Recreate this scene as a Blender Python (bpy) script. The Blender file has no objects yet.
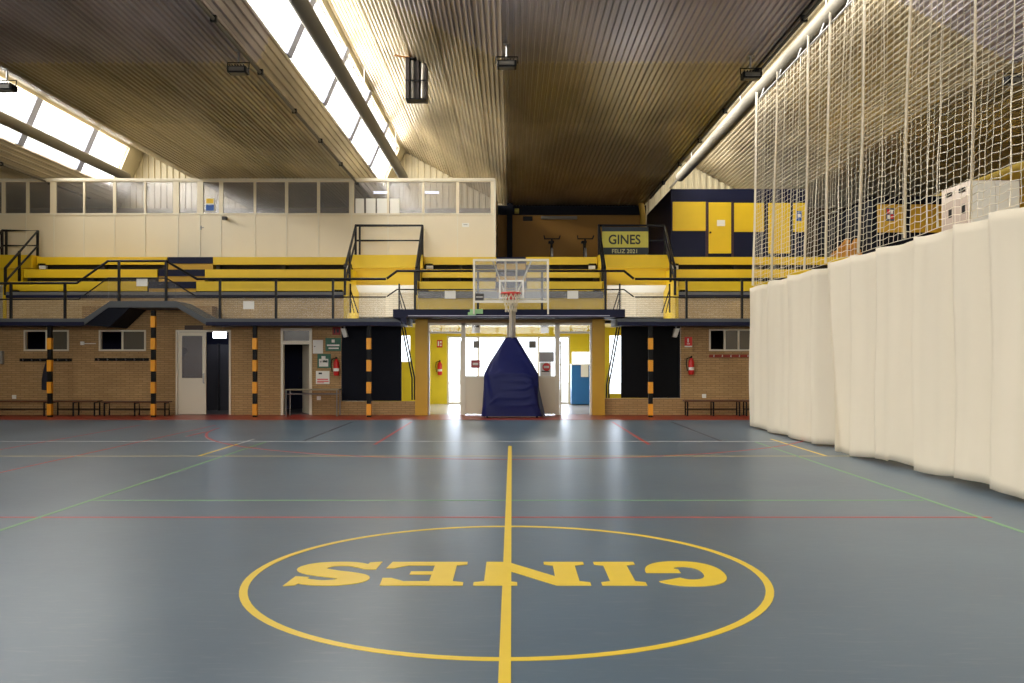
import bpy, bmesh, math, random
from mathutils import Vector, Matrix
random.seed(7)
scene = bpy.context.scene
COL = scene.collection
EYE = 1.51          # camera height
F = 885.0           # focal length in pixels (1024 px wide frame)

# ---------------------------------------------------------------- camera
cam_d = bpy.data.cameras.new('camera')
cam_d.sensor_width = 36.0
cam_d.lens = 36.0 * F / 1024.0
cam_d.shift_y = 18.5 / 1024.0
cam_d.clip_end = 400
cam = bpy.data.objects.new('camera', cam_d)
cam.location = (0, 0, EYE)
cam.rotation_euler = (math.radians(90), 0, 0)
COL.objects.link(cam)
scene.camera = cam

# ---------------------------------------------------------------- world: bright overcast sky
world = bpy.data.worlds.new('world')
scene.world = world
world.use_nodes = True
bg = world.node_tree.nodes['Background']
bg.inputs['Color'].default_value = (0.86, 0.93, 1.0, 1)
bg.inputs['Strength'].default_value = 3.0

# ---------------------------------------------------------------- exposure
scene.view_settings.view_transform = 'Standard'
scene.view_settings.look = 'None'
scene.view_settings.gamma = 1.0
scene.view_settings.use_curve_mapping = False
scene.view_settings.exposure = 0.08

# ---------------------------------------------------------------- roof profile numbers (needed by the daylight)
ZV = 5.5 + EYE       # valley height
ZR = 7.48 + EYE      # ridge height
VAL = [-14.04, -4.68, 4.68]
BAY = 9.36
YB, YF = -14.0, 31.8   # hall from behind the camera to the far gable
G0, G1 = -12.5, 30.7   # glazing runs between these
DX, DZ = 0.85, ZR - ZV
def on_glass(v, t):
    return (v + DX * t, ZV + DZ * t)
# daylight entering through the steep north-light glazing: one area light just outside each strip
for k, v in enumerate(VAL):
    a = on_glass(v, 0.27); b = on_glass(v, 0.93)
    ld = bpy.data.lights.new('daylight', 'AREA')
    ld.shape = 'RECTANGLE'
    ld.size = G1 - G0 - 0.1
    ld.size_y = math.hypot(b[0]-a[0], b[1]-a[1]) - 0.02
    ld.energy = 3400
    ld.color = (1.0, 0.95, 0.865)
    lo = bpy.data.objects.new('daylight', ld)
    n = Vector((DZ, 0, -DX)).normalized()           # into the hall
    c = Vector(((a[0]+b[0])/2, (G0+G1)/2, (a[1]+b[1])/2)) - n*0.06
    zax = -n; xax = Vector((0, 1, 0)); yax = zax.cross(xax)
    lo.matrix_world = Matrix(((xax.x, yax.x, zax.x, c.x), (xax.y, yax.y, zax.y, c.y), (xax.z, yax.z, zax.z, c.z), (0, 0, 0, 1)))
    COL.objects.link(lo)

# added fill light outside an added, unseen window band behind the camera
ld = bpy.data.lights.new('near_wall_fill', 'AREA')
ld.shape = 'RECTANGLE'; ld.size = 31.0; ld.size_y = 3.2; ld.energy = 1900; ld.color = (1.0, 0.95, 0.86)
lo = bpy.data.objects.new('near_wall_fill', ld)
lo.location = (-2.4, YB-.3, 4.9); lo.rotation_euler = (math.radians(90), 0, 0)
COL.objects.link(lo)

# daylight outside the entrance
ld = bpy.data.lights.new('entrance_daylight', 'AREA')
ld.shape = 'RECTANGLE'; ld.size = 8.4; ld.size_y = 3.0; ld.energy = 460; ld.color = (0.72, 0.82, 1.0)
lo = bpy.data.objects.new('entrance_daylight', ld)
lo.location = (0, 33.0, 1.9); lo.rotation_euler = (math.radians(-90), 0, 0)
COL.objects.link(lo)

# fill light added under the lobby ceiling to brighten its walls
ld = bpy.data.lights.new('lobby_fill', 'AREA')
ld.shape = 'RECTANGLE'; ld.size = 3.0; ld.size_y = 0.3; ld.energy = 95; ld.color = (1.0, 0.97, 0.92)
lo = bpy.data.objects.new('lobby_fill', ld); lo.location = (0, 27.6, 2.55)
COL.objects.link(lo)

# fill lights added in the two stairwells, shining up at the whitewashed openings
for xx in (-3.66, 3.6):
    ld = bpy.data.lights.new('stairwell_fill', 'AREA')
    ld.shape = 'RECTANGLE'; ld.size = 1.4; ld.size_y = 0.5; ld.energy = 19; ld.color = (0.88, 0.93, 1.0)
    lo = bpy.data.objects.new('stairwell_fill', ld); lo.location = (xx, 25.7, 2.45); lo.rotation_euler = (math.radians(180), 0, 0)
    COL.objects.link(lo)

# ================================================================ helpers
def L(r, g, b):
    def f(c):
        c /= 255.0
        return c/12.92 if c <= 0.04045 else ((c+0.055)/1.055)**2.4
    return (f(r), f(g), f(b), 1)

def P(px, py, d):
    return Vector(((px-512)*d/F, d, EYE + (360-py)*d/F))
def X(px, d): return (px-512)*d/F
def Z(py, d): return EYE + (360-py)*d/F

MATS = {}
def mat(name, col, rough=0.5, metal=0.0, var=0.08, scale=3.0, bump=0.0, spec=0.5, stretch=None, coat=0.0):
    if name in MATS: return MATS[name]
    m = bpy.data.materials.new(name); m.use_nodes = True
    nt = m.node_tree; p = nt.nodes['Principled BSDF']
    p.inputs['Roughness'].default_value = rough
    p.inputs['Metallic'].default_value = metal
    p.inputs['Specular IOR Level'].default_value = spec
    if coat: p.inputs['Coat Weight'].default_value = coat
    tc = nt.nodes.new('ShaderNodeTexCoord')
    n = nt.nodes.new('ShaderNodeTexNoise'); n.inputs['Scale'].default_value = scale
    n.inputs['Detail'].default_value = 4
    src = tc.outputs['Object']
    if stretch:
        mp = nt.nodes.new('ShaderNodeMapping'); mp.inputs['Scale'].default_value = stretch
        nt.links.new(src, mp.inputs['Vector']); src = mp.outputs['Vector']
    nt.links.new(src, n.inputs['Vector'])
    mx = nt.nodes.new('ShaderNodeMix'); mx.data_type = 'RGBA'
    mx.inputs[6].default_value = tuple(c*(1-var) for c in col[:3]) + (1,)
    mx.inputs[7].default_value = tuple(min(1, c*(1+var)) for c in col[:3]) + (1,)
    nt.links.new(n.outputs['Fac'], mx.inputs[0])
    nt.links.new(mx.outputs[2], p.inputs['Base Color'])
    if bump:
        b = nt.nodes.new('ShaderNodeBump'); b.inputs['Strength'].default_value = bump; b.inputs['Distance'].default_value = 0.02
        nt.links.new(n.outputs['Fac'], b.inputs['Height']); nt.links.new(b.outputs['Normal'], p.inputs['Normal'])
    MATS[name] = m
    return m

def brick(name, c1, c2, mortar, axis='x', rough=0.8):
    m = bpy.data.materials.new(name); m.use_nodes = True
    nt = m.node_tree; p = nt.nodes['Principled BSDF']; p.inputs['Roughness'].default_value = rough
    g = nt.nodes.new('ShaderNodeNewGeometry'); s = nt.nodes.new('ShaderNodeSeparateXYZ'); c = nt.nodes.new('ShaderNodeCombineXYZ')
    nt.links.new(g.outputs['Position'], s.inputs[0])
    ad = nt.nodes.new('ShaderNodeMath'); ad.operation = 'ADD'
    nt.links.new(s.outputs['X'], ad.inputs[0]); nt.links.new(s.outputs['Y'], ad.inputs[1])
    nt.links.new(ad.outputs[0], c.inputs['X']); nt.links.new(s.outputs['Z'], c.inputs['Y'])
    b = nt.nodes.new('ShaderNodeTexBrick')
    b.inputs['Scale'].default_value = 1.0; b.inputs['Brick Width'].default_value = 0.24; b.inputs['Row Height'].default_value = 0.06
    b.inputs['Mortar Size'].default_value = 0.009; b.inputs['Mortar Smooth'].default_value = 0.2
    b.inputs['Color1'].default_value = c1; b.inputs['Color2'].default_value = c2; b.inputs['Mortar'].default_value = mortar
    nt.links.new(c.outputs[0], b.inputs['Vector'])
    n = nt.nodes.new('ShaderNodeTexNoise'); n.inputs['Scale'].default_value = 1.3; n.inputs['Detail'].default_value = 5
    nt.links.new(g.outputs['Position'], n.inputs['Vector'])
    mr = nt.nodes.new('ShaderNodeMapRange'); mr.inputs['To Min'].default_value = 0.75; mr.inputs['To Max'].default_value = 1.2
    nt.links.new(n.outputs['Fac'], mr.inputs['Value'])
    vm = nt.nodes.new('ShaderNodeVectorMath'); vm.operation = 'SCALE'
    nt.links.new(b.outputs['Color'], vm.inputs[0]); nt.links.new(mr.outputs[0], vm.inputs['Scale'])
    nt.links.new(vm.outputs[0], p.inputs['Base Color'])
    bp = nt.nodes.new('ShaderNodeBump'); bp.inputs['Strength'].default_value = 0.4; bp.inputs['Distance'].default_value = 0.01; bp.invert = True
    nt.links.new(b.outputs['Fac'], bp.inputs['Height']); nt.links.new(bp.outputs['Normal'], p.inputs['Normal'])
    return m

def glass(name, tint=(1, 1, 1, 1), gloss=0.12, rough=0.02, haze=0.0, hazecol=(0.6, 0.6, 0.6, 1)):
    m = bpy.data.materials.new(name); m.use_nodes = True
    nt = m.node_tree; nt.nodes.remove(nt.nodes['Principled BSDF']); out = nt.nodes['Material Output']
    t = nt.nodes.new('ShaderNodeBsdfTransparent'); t.inputs['Color'].default_value = tint
    g = nt.nodes.new('ShaderNodeBsdfGlossy'); g.inputs['Roughness'].default_value = rough
    lw = nt.nodes.new('ShaderNodeLayerWeight'); lw.inputs['Blend'].default_value = 0.3
    mr = nt.nodes.new('ShaderNodeMapRange'); mr.inputs['To Min'].default_value = gloss; mr.inputs['To Max'].default_value = min(1, gloss+0.5)
    nt.links.new(lw.outputs['Fresnel'], mr.inputs['Value'])
    mx = nt.nodes.new('ShaderNodeMixShader')
    nt.links.new(mr.outputs[0], mx.inputs[0]); nt.links.new(t.outputs[0], mx.inputs[1]); nt.links.new(g.outputs[0], mx.inputs[2])
    last = mx
    if haze:
        d = nt.nodes.new('ShaderNodeBsdfDiffuse'); d.inputs['Color'].default_value = hazecol
        m2 = nt.nodes.new('ShaderNodeMixShader')
        n = nt.nodes.new('ShaderNodeTexNoise'); n.inputs['Scale'].default_value = 1.2
        tc = nt.nodes.new('ShaderNodeTexCoord'); nt.links.new(tc.outputs['Object'], n.inputs['Vector'])
        r2 = nt.nodes.new('ShaderNodeMapRange'); r2.inputs['To Min'].default_value = haze*0.7; r2.inputs['To Max'].default_value = haze*1.3
        nt.links.new(n.outputs['Fac'], r2.inputs['Value']); nt.links.new(r2.outputs[0], m2.inputs[0])
        nt.links.new(mx.outputs[0], m2.inputs[1]); nt.links.new(d.outputs[0], m2.inputs[2]); last = m2
    nt.links.new(last.outputs[0], out.inputs['Surface'])
    return m

def emit(name, col, strength):
    m = bpy.data.materials.new(name); m.use_nodes = True
    p = m.node_tree.nodes['Principled BSDF']
    p.inputs['Base Color'].default_value = col
    p.inputs['Emission Color'].default_value = col; p.inputs['Emission Strength'].default_value = strength
    return m

def wloc(o):
    v = Vector((0, 0, 0))
    while o is not None:
        v += o.location; o = o.parent
    return v

class MB:
    """collects shapes in WORLD coordinates; build() links them as one mesh object"""
    def __init__(s): s.v = []; s.f = []; s.m = []; s.cur = 0
    def add(s, vs, fs):
        b = len(s.v); s.v += [Vector(v) for v in vs]
        s.f += [tuple(b+i for i in f) for f in fs]; s.m += [s.cur]*len(fs)
        return s
    def box(s, x0, x1, y0, y1, z0, z1, bev=0.0):
        if x0 > x1: x0, x1 = x1, x0
        if y0 > y1: y0, y1 = y1, y0
        if z0 > z1: z0, z1 = z1, z0
        if bev > 0:
            bm = bmesh.new(); bmesh.ops.create_cube(bm, size=1)
            for v in bm.verts:
                v.co = Vector(((x0+x1)/2 + v.co.x*(x1-x0), (y0+y1)/2 + v.co.y*(y1-y0), (z0+z1)/2 + v.co.z*(z1-z0)))
            bmesh.ops.bevel(bm, geom=bm.edges[:], offset=bev, segments=2, affect='EDGES', profile=0.5)
            bm.verts.index_update()
            s.add([v.co.copy() for v in bm.verts], [tuple(v.index for v in f.verts) for f in bm.faces]); bm.free()
            return s
        v = [(x0,y0,z0),(x1,y0,z0),(x1,y1,z0),(x0,y1,z0),(x0,y0,z1),(x1,y0,z1),(x1,y1,z1),(x0,y1,z1)]
        return s.add(v, [(0,3,2,1),(4,5,6,7),(0,1,5,4),(1,2,6,5),(2,3,7,6),(3,0,4,7)])
    def tube(s, pts, r, n=8, closed=False, radii=None):
        pts = [Vector(p) for p in pts]; rings = []; N = len(pts)
        prev = None
        for i, p in enumerate(pts):
            if closed: t = (pts[(i+1) % N]-pts[i-1]).normalized()
            elif i == 0: t = (pts[1]-p).normalized()
            elif i == N-1: t = (p-pts[i-1]).normalized()
            else: t = ((pts[i+1]-p).normalized()+(p-pts[i-1]).normalized()).normalized()
            if prev is None:
                up = Vector((0,0,1)) if abs(t.z) < 0.9 else Vector((1,0,0))
                a = t.cross(up).normalized()
            else:
                a = (prev - t*prev.dot(t)).normalized()
            prev = a; b = t.cross(a)
            rr = radii[i] if radii else r
            rings.append([p + (a*math.cos(2*math.pi*k/n) + b*math.sin(2*math.pi*k/n))*rr for k in range(n)])
        vs = [v for ring in rings for v in ring]; fs = []
        M = N if closed else N-1
        for i in range(M):
            j = (i+1) % N
            for k in range(n):
                fs.append((i*n+k, i*n+(k+1) % n, j*n+(k+1) % n, j*n+k))
        if not closed:
            fs.append(tuple(range(n))[::-1]); fs.append(tuple((N-1)*n+k for k in range(n)))
        return s.add(vs, fs)
    def prism(s, poly, axis, a0, a1):
        """poly: 2-D points; axis y: (x,z) swept a0..a1 in y; axis z: (x,y) swept in z; axis x: (y,z) swept in x"""
        n = len(poly)
        def pt(p, a):
            return {'y': (p[0], a, p[1]), 'z': (p[0], p[1], a), 'x': (a, p[0], p[1])}[axis]
        vs = [pt(p, a0) for p in poly] + [pt(p, a1) for p in poly]
        fs = [tuple(range(n))[::-1], tuple(range(n, 2*n))] + [(i, (i+1) % n, n+(i+1) % n, n+i) for i in range(n)]
        return s.add(vs, fs)
    def build(s, name, m, parent=None, smooth=False, origin=None, fix=True):
        me = bpy.data.meshes.new(name)
        if parent is not None: o0 = wloc(parent)
        elif origin is not None: o0 = Vector(origin)
        else:
            xs = [v.x for v in s.v]; ys = [v.y for v in s.v]; zs = [v.z for v in s.v]
            o0 = Vector(((min(xs)+max(xs))/2, (min(ys)+max(ys))/2, min(zs)))
        me.from_pydata([tuple(v-o0) for v in s.v], [], s.f)
        ms = m if isinstance(m, (list, tuple)) else [m]
        for q in ms: me.materials.append(q)
        for p, i in zip(me.polygons, s.m): p.material_index = i; p.use_smooth = smooth
        if fix:
            bm = bmesh.new(); bm.from_mesh(me); bmesh.ops.recalc_face_normals(bm, faces=bm.faces[:]); bm.to_mesh(me); bm.free()
        if smooth:
            me.set_sharp_from_angle(angle=math.radians(40))
        o = bpy.data.objects.new(name, me); COL.objects.link(o)
        if parent is not None: o.parent = parent
        else: o.location = o0
        return o

def tag(o, label, cat, group=None, kind=None):
    o['label'] = label; o['category'] = cat
    if group: o['group'] = group
    if kind: o['kind'] = kind
    return o
def thing(name, label, cat, loc, group=None):
    o = bpy.data.objects.new(name, None); COL.objects.link(o); o.location = loc; o.empty_display_size = 0.2
    return tag(o, label, cat, group)
def S(o):
    o['kind'] = 'structure'; return o
def copy_tree(o, loc=None, parent=None, label=None):
    c = o.copy(); COL.objects.link(c)
    if parent: c.parent = parent
    for ch in list(o.children): copy_tree(ch, None, c)
    if loc is not None: c.location = loc
    if label: c['label'] = label
    return c

def wall_holes(mb, x0, x1, z0, z1, y0, y1, holes):
    xs = sorted({x0, x1, *[h[0] for h in holes], *[h[1] for h in holes]})
    for a, b in zip(xs, xs[1:]):
        if b-a < 1e-5: continue
        mid = (a+b)/2; hs = sorted([(h[2], h[3]) for h in holes if h[0] < mid < h[1]])
        z = z0
        for h in hs:
            if h[0] > z+1e-5: mb.box(a, b, y0, y1, z, h[0])
            z = h[1]
        if z < z1-1e-5: mb.box(a, b, y0, y1, z, z1)
    return mb

def text_mesh(txt, size, cx, y, cz, ext=0.002, sx=1.0, bold=0.0, width=None, height=None):
    """text standing in the XZ plane facing the camera, as an MB"""
    cu = bpy.data.curves.new('t', 'FONT'); cu.body = txt; cu.size = size; cu.offset = bold; cu.extrude = ext
    cu.resolution_u = 4
    o = bpy.data.objects.new('t', cu); COL.objects.link(o)
    dg = bpy.context.evaluated_depsgraph_get()
    me = bpy.data.meshes.new_from_object(o.evaluated_get(dg))
    vs = [v.co.copy() for v in me.vertices]; fs = [tuple(p.vertices) for p in me.polygons]
    bpy.data.objects.remove(o); bpy.data.curves.remove(cu); bpy.data.meshes.remove(me)
    a0, a1 = min(v.x for v in vs), max(v.x for v in vs); b0, b1 = min(v.y for v in vs), max(v.y for v in vs)
    kx = width/(a1-a0) if width else sx; kz = height/(b1-b0) if height else 1
    m = MB()
    m.add([(cx + (v.x-(a0+a1)/2)*kx, y - v.z, cz + (v.y-(b0+b1)/2)*kz) for v in vs], fs)
    return m

# ================================================================ materials
yellow = mat('yellow_paint', L(228, 192, 18), 0.42, var=0.06)
ochre = mat('ochre_paint', L(205, 158, 32), 0.5, var=0.08)
navy = mat('navy_paint', L(20, 24, 52), 0.5, var=0.1, spec=.2)
darknavy = mat('dark_navy_metal', L(13, 16, 28), 0.6, var=0.15, spec=.15)
black = mat('black_metal', L(14, 14, 15), 0.5, var=0.1, spec=.2)
railm = mat('rail_black_paint', L(18, 19, 24), 0.4, var=0.1, scale=8, spec=.3)
orange = mat('orange_paint', L(236, 158, 22), 0.45, var=0.05)
cream = mat('cream_panel', L(226, 214, 186), 0.3, var=0.03, scale=1.2)
creamf = mat('cream_frame', L(226, 218, 196), 0.35, var=0.02)
white = mat('white_paint', L(232, 230, 222), 0.45, var=0.03)
greymat = mat('grey_render', L(140, 134, 122), 0.8, var=0.06)
darkgrey = mat('dark_grey', L(70, 68, 66), 0.7, var=0.1)
concrete = mat('concrete', L(150, 145, 135), 0.8, var=0.12)
steel = mat('galvanised', L(150, 150, 150), 0.35, 0.8, var=0.1)
red = mat('red_paint', L(200, 30, 28), 0.35, var=0.05)
redfloor = mat('red_floor', L(150, 50, 34), 0.35, var=0.12, scale=2)
brownm = mat('brown_varnished_wood', L(96, 56, 30), 0.4, var=0.2, scale=2, stretch=(1, 12, 12))
paper = mat('paper', L(236, 234, 226), 0.7, var=0.02)
bluep = mat('blue_laminate', L(30, 104, 168), 0.4, var=0.05)
green = mat('green_sign', L(30, 96, 70), 0.5, var=0.1)
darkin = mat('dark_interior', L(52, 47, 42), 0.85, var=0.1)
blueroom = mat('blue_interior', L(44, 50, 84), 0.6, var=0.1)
kerbm = mat('grey_kerb', L(104, 104, 104), 0.6, var=0.1)
brickm = brick('tan_brick', L(186, 152, 104), L(172, 138, 90), L(146, 118, 80))
brickup = brick('pale_tan_brick', L(216, 188, 140), L(204, 174, 124), L(178, 150, 108))
brickw = brick('whitewashed_brick', L(222, 214, 196), L(214, 204, 184), L(196, 186, 166))
clear = glass('window_glass', gloss=0.012)
skyglass = glass('skylight_glass', gloss=0.03)
dimglass = glass('partition_glass', tint=(0.74, 0.73, 0.74, 1), gloss=0.07, rough=0.18, haze=0.07, hazecol=(0.5, 0.5, 0.5, 1))
acrylic = glass('acrylic_panel', tint=(0.94, 0.93, 0.91, 1), gloss=0.01, rough=0.3, haze=0.035, hazecol=(0.45, 0.44, 0.42, 1))

def floor_material():
    m = bpy.data.materials.new('blue_grey_vinyl'); m.use_nodes = True
    nt = m.node_tree; p = nt.nodes['Principled BSDF']
    g = nt.nodes.new('ShaderNodeNewGeometry')
    n1 = nt.nodes.new('ShaderNodeTexNoise'); n1.inputs['Scale'].default_value = 0.45; n1.inputs['Detail'].default_value = 6
    nt.links.new(g.outputs['Position'], n1.inputs['Vector'])
    mp = nt.nodes.new('ShaderNodeMapping'); mp.inputs['Scale'].default_value = (1.0, 7.0, 1); mp.inputs['Rotation'].default_value = (0, 0, 0.25)
    nt.links.new(g.outputs['Position'], mp.inputs['Vector'])
    n2 = nt.nodes.new('ShaderNodeTexNoise'); n2.inputs['Scale'].default_value = 3.2; n2.inputs['Detail'].default_value = 8; n2.inputs['Roughness'].default_value = 0.7
    nt.links.new(mp.outputs[0], n2.inputs['Vector'])
    r1 = nt.nodes.new('ShaderNodeValToRGB')
    r1.color_ramp.elements[0].position = 0.3; r1.color_ramp.elements[0].color = L(80, 98, 115)
    r1.color_ramp.elements[1].position = 0.7; r1.color_ramp.elements[1].color = L(94, 113, 128)
    nt.links.new(n1.outputs['Fac'], r1.inputs[0])
    r2 = nt.nodes.new('ShaderNodeValToRGB')
    r2.color_ramp.elements[0].position = 0.52; r2.color_ramp.elements[0].color = (0, 0, 0, 1)
    r2.color_ramp.elements[1].position = 0.74; r2.color_ramp.elements[1].color = (0.40, 0.40, 0.40, 1)
    nt.links.new(n2.outputs['Fac'], r2.inputs[0])
    mx = nt.nodes.new('ShaderNodeMix'); mx.data_type = 'RGBA'; mx.inputs[7].default_value = L(142, 148, 152)
    nt.links.new(r2.outputs[0], mx.inputs[0]); nt.links.new(r1.outputs[0], mx.inputs[6])
    nt.links.new(mx.outputs[2], p.inputs['Base Color'])
    mr = nt.nodes.new('ShaderNodeMapRange'); mr.inputs['To Min'].default_value = 0.26; mr.inputs['To Max'].default_value = 0.42
    nt.links.new(n2.outputs['Fac'], mr.inputs['Value']); nt.links.new(mr.outputs[0], p.inputs['Roughness'])
    p.inputs['Specular IOR Level'].default_value = 0.4
    return m
vinyl = floor_material()

def roof_material():
    m = bpy.data.materials.new('corrugated_roof_sheet'); m.use_nodes = True
    nt = m.node_tree; p = nt.nodes['Principled BSDF']
    p.inputs['Metallic'].default_value = 0.6
    g = nt.nodes.new('ShaderNodeNewGeometry')
    sp = nt.nodes.new('ShaderNodeSeparateXYZ'); nt.links.new(g.outputs['Position'], sp.inputs[0])
    def noise(scale, det, vec=None, rough=.6):
        n = nt.nodes.new('ShaderNodeTexNoise'); n.inputs['Scale'].default_value = scale; n.inputs['Detail'].default_value = det; n.inputs['Roughness'].default_value = rough
        nt.links.new(vec if vec else g.outputs['Position'], n.inputs['Vector']); return n.outputs['Fac']
    def ramp(src, p0, c0, p1, c1):
        r = nt.nodes.new('ShaderNodeValToRGB'); r.color_ramp.elements[0].position = p0; r.color_ramp.elements[0].color = c0
        r.color_ramp.elements[1].position = p1; r.color_ramp.elements[1].color = c1; nt.links.new(src, r.inputs[0]); return r.outputs[0]
    # two sheet tones: grey up to y = 16.3 m, tan beyond, laid in rows
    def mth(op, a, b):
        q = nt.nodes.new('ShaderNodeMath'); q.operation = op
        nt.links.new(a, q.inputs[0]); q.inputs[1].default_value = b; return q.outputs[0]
    far_mask = mth('GREATER_THAN', sp.outputs['Y'], 16.3)
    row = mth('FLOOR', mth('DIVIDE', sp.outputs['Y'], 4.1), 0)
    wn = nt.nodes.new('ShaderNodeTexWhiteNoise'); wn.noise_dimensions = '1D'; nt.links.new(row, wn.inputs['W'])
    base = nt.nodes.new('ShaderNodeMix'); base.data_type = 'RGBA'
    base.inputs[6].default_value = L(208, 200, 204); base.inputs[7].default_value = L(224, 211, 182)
    nt.links.new(far_mask, base.inputs[0])
    mp = nt.nodes.new('ShaderNodeMapping'); mp.inputs['Scale'].default_value = (1, .35, 1); nt.links.new(g.outputs['Position'], mp.inputs['Vector'])
    st = ramp(noise(.42, 4, mp.outputs[0], .5), .40, (.38, .35, .30, 1), .60, (1, 1, 1, 1))
    mu = nt.nodes.new('ShaderNodeMix'); mu.data_type = 'RGBA'; mu.blend_type = 'MULTIPLY'; mu.inputs[0].default_value = .8
    nt.links.new(base.outputs[2], mu.inputs[6]); nt.links.new(st, mu.inputs[7])
    rw = nt.nodes.new('ShaderNodeMapRange'); rw.inputs['To Min'].default_value = .82; rw.inputs['To Max'].default_value = 1.05; nt.links.new(wn.outputs['Value'], rw.inputs['Value'])
    vm = nt.nodes.new('ShaderNodeVectorMath'); vm.operation = 'SCALE'; nt.links.new(mu.outputs[2], vm.inputs[0]); nt.links.new(rw.outputs[0], vm.inputs['Scale'])
    nt.links.new(vm.outputs[0], p.inputs['Base Color'])
    rr = nt.nodes.new('ShaderNodeMapRange'); rr.inputs['To Min'].default_value = .20; rr.inputs['To Max'].default_value = .40
    p.inputs['Roughness'].default_value = .31
    return m
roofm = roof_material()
gablem = mat('cream_gable_sheet', L(206, 194, 160), 0.45, var=0.06)

# ================================================================ floor and court markings
m = MB(); m.box(-19.2, 14.4, YB, 22.3, -0.2, 0.0)
floor = S(m.build('floor', vinyl))
m = MB(); m.box(-19.2, 14.4, 22.3, 24.5, -0.2, 0.004)
S(m.build('floor_edge_strip', redfloor))
m = MB(); m.box(-19.2, 14.4, 24.5, 31.9, -0.2, 0.0)
S(m.build('floor_lobby', mat('lobby_floor', L(190, 190, 196), 0.25, var=0.05)))
m = MB(); m.box(-25, 25, 31.9, 60, -0.25, -0.02)
S(m.build('floor_outdoor_paving', mat('outdoor_paving', L(205, 203, 198), 0.8, var=0.06)))

ly = mat('line_yellow', L(232, 200, 62), 0.4, var=0.06, scale=5)
lp = mat('line_pale_yellow', L(190, 170, 96), 0.4, var=0.1)
lw_ = mat('line_white', L(196, 198, 200), 0.4, var=0.08)
lg = mat('line_green', L(112, 160, 112), 0.4, var=0.1)
lr = mat('line_red', L(176, 62, 56), 0.4, var=0.12)
ld_ = mat('line_dark', L(52, 56, 64), 0.4, var=0.1)
def court(name, x0, x1, y0, y1, mm, z=0.002):
    q = MB(); q.box(x0, x1, y0, y1, 0.0, z); o = q.build(name, mm, floor); return o
W = 0.05
court('court_line', -19, 5.45, 16.37, 16.43, lw_, 0.0016)
court('court_line', -19, 8.0, 13.88, 13.94, lp, 0.0018)
court('court_line', -4.53, 4.43, 9.50, 9.55, lg, 0.0018)
court('court_line', -19, 4.6, 8.47, 8.52, lr, 0.0020)
court('court_line', -4.56, -4.51, 2.0, 16.3, lg, 0.0022)
court('court_line', 4.46, 4.51, 2.0, 16.3, lg, 0.0022)
court('court_line', -4.95, -4.90, 13.95, 15.9, ly, 0.0024)
court('court_line', -4.95, -4.90, 15.9, 16.9, lw_, 0.0024)
court('court_line', 4.92, 4.97, 13.95, 16.9, ly, 0.0024)
court('court_line', -6.89, -6.84, 8.6, 20.5, lr, 0.0014)
court('court_line', -8.65, -8.60, 8.6, 20.5, lr, 0.0014)
court('court_line', -2.48, -2.42, 15.8, 21.6, lr, 0.0014)
court('court_line', 2.42, 2.48, 15.8, 21.6, lr, 0.0014)
court('court_line', -3.92, -3.86, 16.5, 21.6, ld_, 0.0014)
court('court_line', 3.86, 3.92, 16.5, 21.6, ld_, 0.0014)
court('court_line', -6.46, -6.40, 17.5, 18.6, lr, 0.0030)
def arc_strip(cx, cy, r0, r1, a0, a1, n, z):
    q = MB()
    vs = []; fs = []
    full = abs(a1-a0-2*math.pi) < 1e-6
    N = n if full else n+1
    for i in range(N):
        a = a0+(a1-a0)*i/n; c, s_ = math.cos(a), math.sin(a)
        vs += [(cx+r0*c, cy+r0*s_, 0), (cx+r1*c, cy+r1*s_, 0), (cx+r1*c, cy+r1*s_, z), (cx+r0*c, cy+r0*s_, z)]
    for i in range(n):
        j = (i+1) % N; a = 4*i; b = 4*j
        for k in range(4): fs.append((a+k, a+(k+1) % 4, b+(k+1) % 4, b+k))
    if not full: fs += [(0,1,2,3), (4*n, 4*n+1, 4*n+2, 4*n+3)]
    return q.add(vs, fs)
CX = -0.035
arc_strip(CX, 6.245, 1.755, 1.808, 0, 2*math.pi, 96, 0.0026).build('centre_circle', ly, floor)
arc_strip(-0.05, 19.9, 6.43, 6.48, math.radians(182), math.radians(358), 60, 0.0028).build('goal_area_arc', lr, floor)
court('centre_line', CX-0.03, CX+0.03, -8, 15.5, ly, 0.0034)

# painted slab-serif letters, read from the far end: u = -x, v = towards the camera
def letter(name, polys, uc):
    q = MB()
    for poly in polys:
        pts = [(-(uc+u), 6.605 - v) for u, v in poly]
        q.prism(pts, 'z', 0.0, 0.0042)
    o = q.build(name, ly, floor); return o
H = 0.685
def ell(cx, cy, rx, ry, a0, a1, n, p=2.0):
    out = []
    for i in range(n+1):
        a = math.radians(a0+(a1-a0)*i/n); c, s_ = math.cos(a), math.sin(a)
        out.append((cx+rx*math.copysign(abs(c)**(2/p), c), cy+ry*math.copysign(abs(s_)**(2/p), s_)))
    return out
# G: centre u=-1.225
gout = ell(0, H/2, 0.275, 0.365, 38, 352, 40, 2.3)
gin = ell(-0.02, H/2, 0.105, 0.19, 318, 42, 30, 2.3)
G_poly = gout + [(0.275, 0.335), (0.03, 0.335), (0.03, 0.235)] + gin
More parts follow.
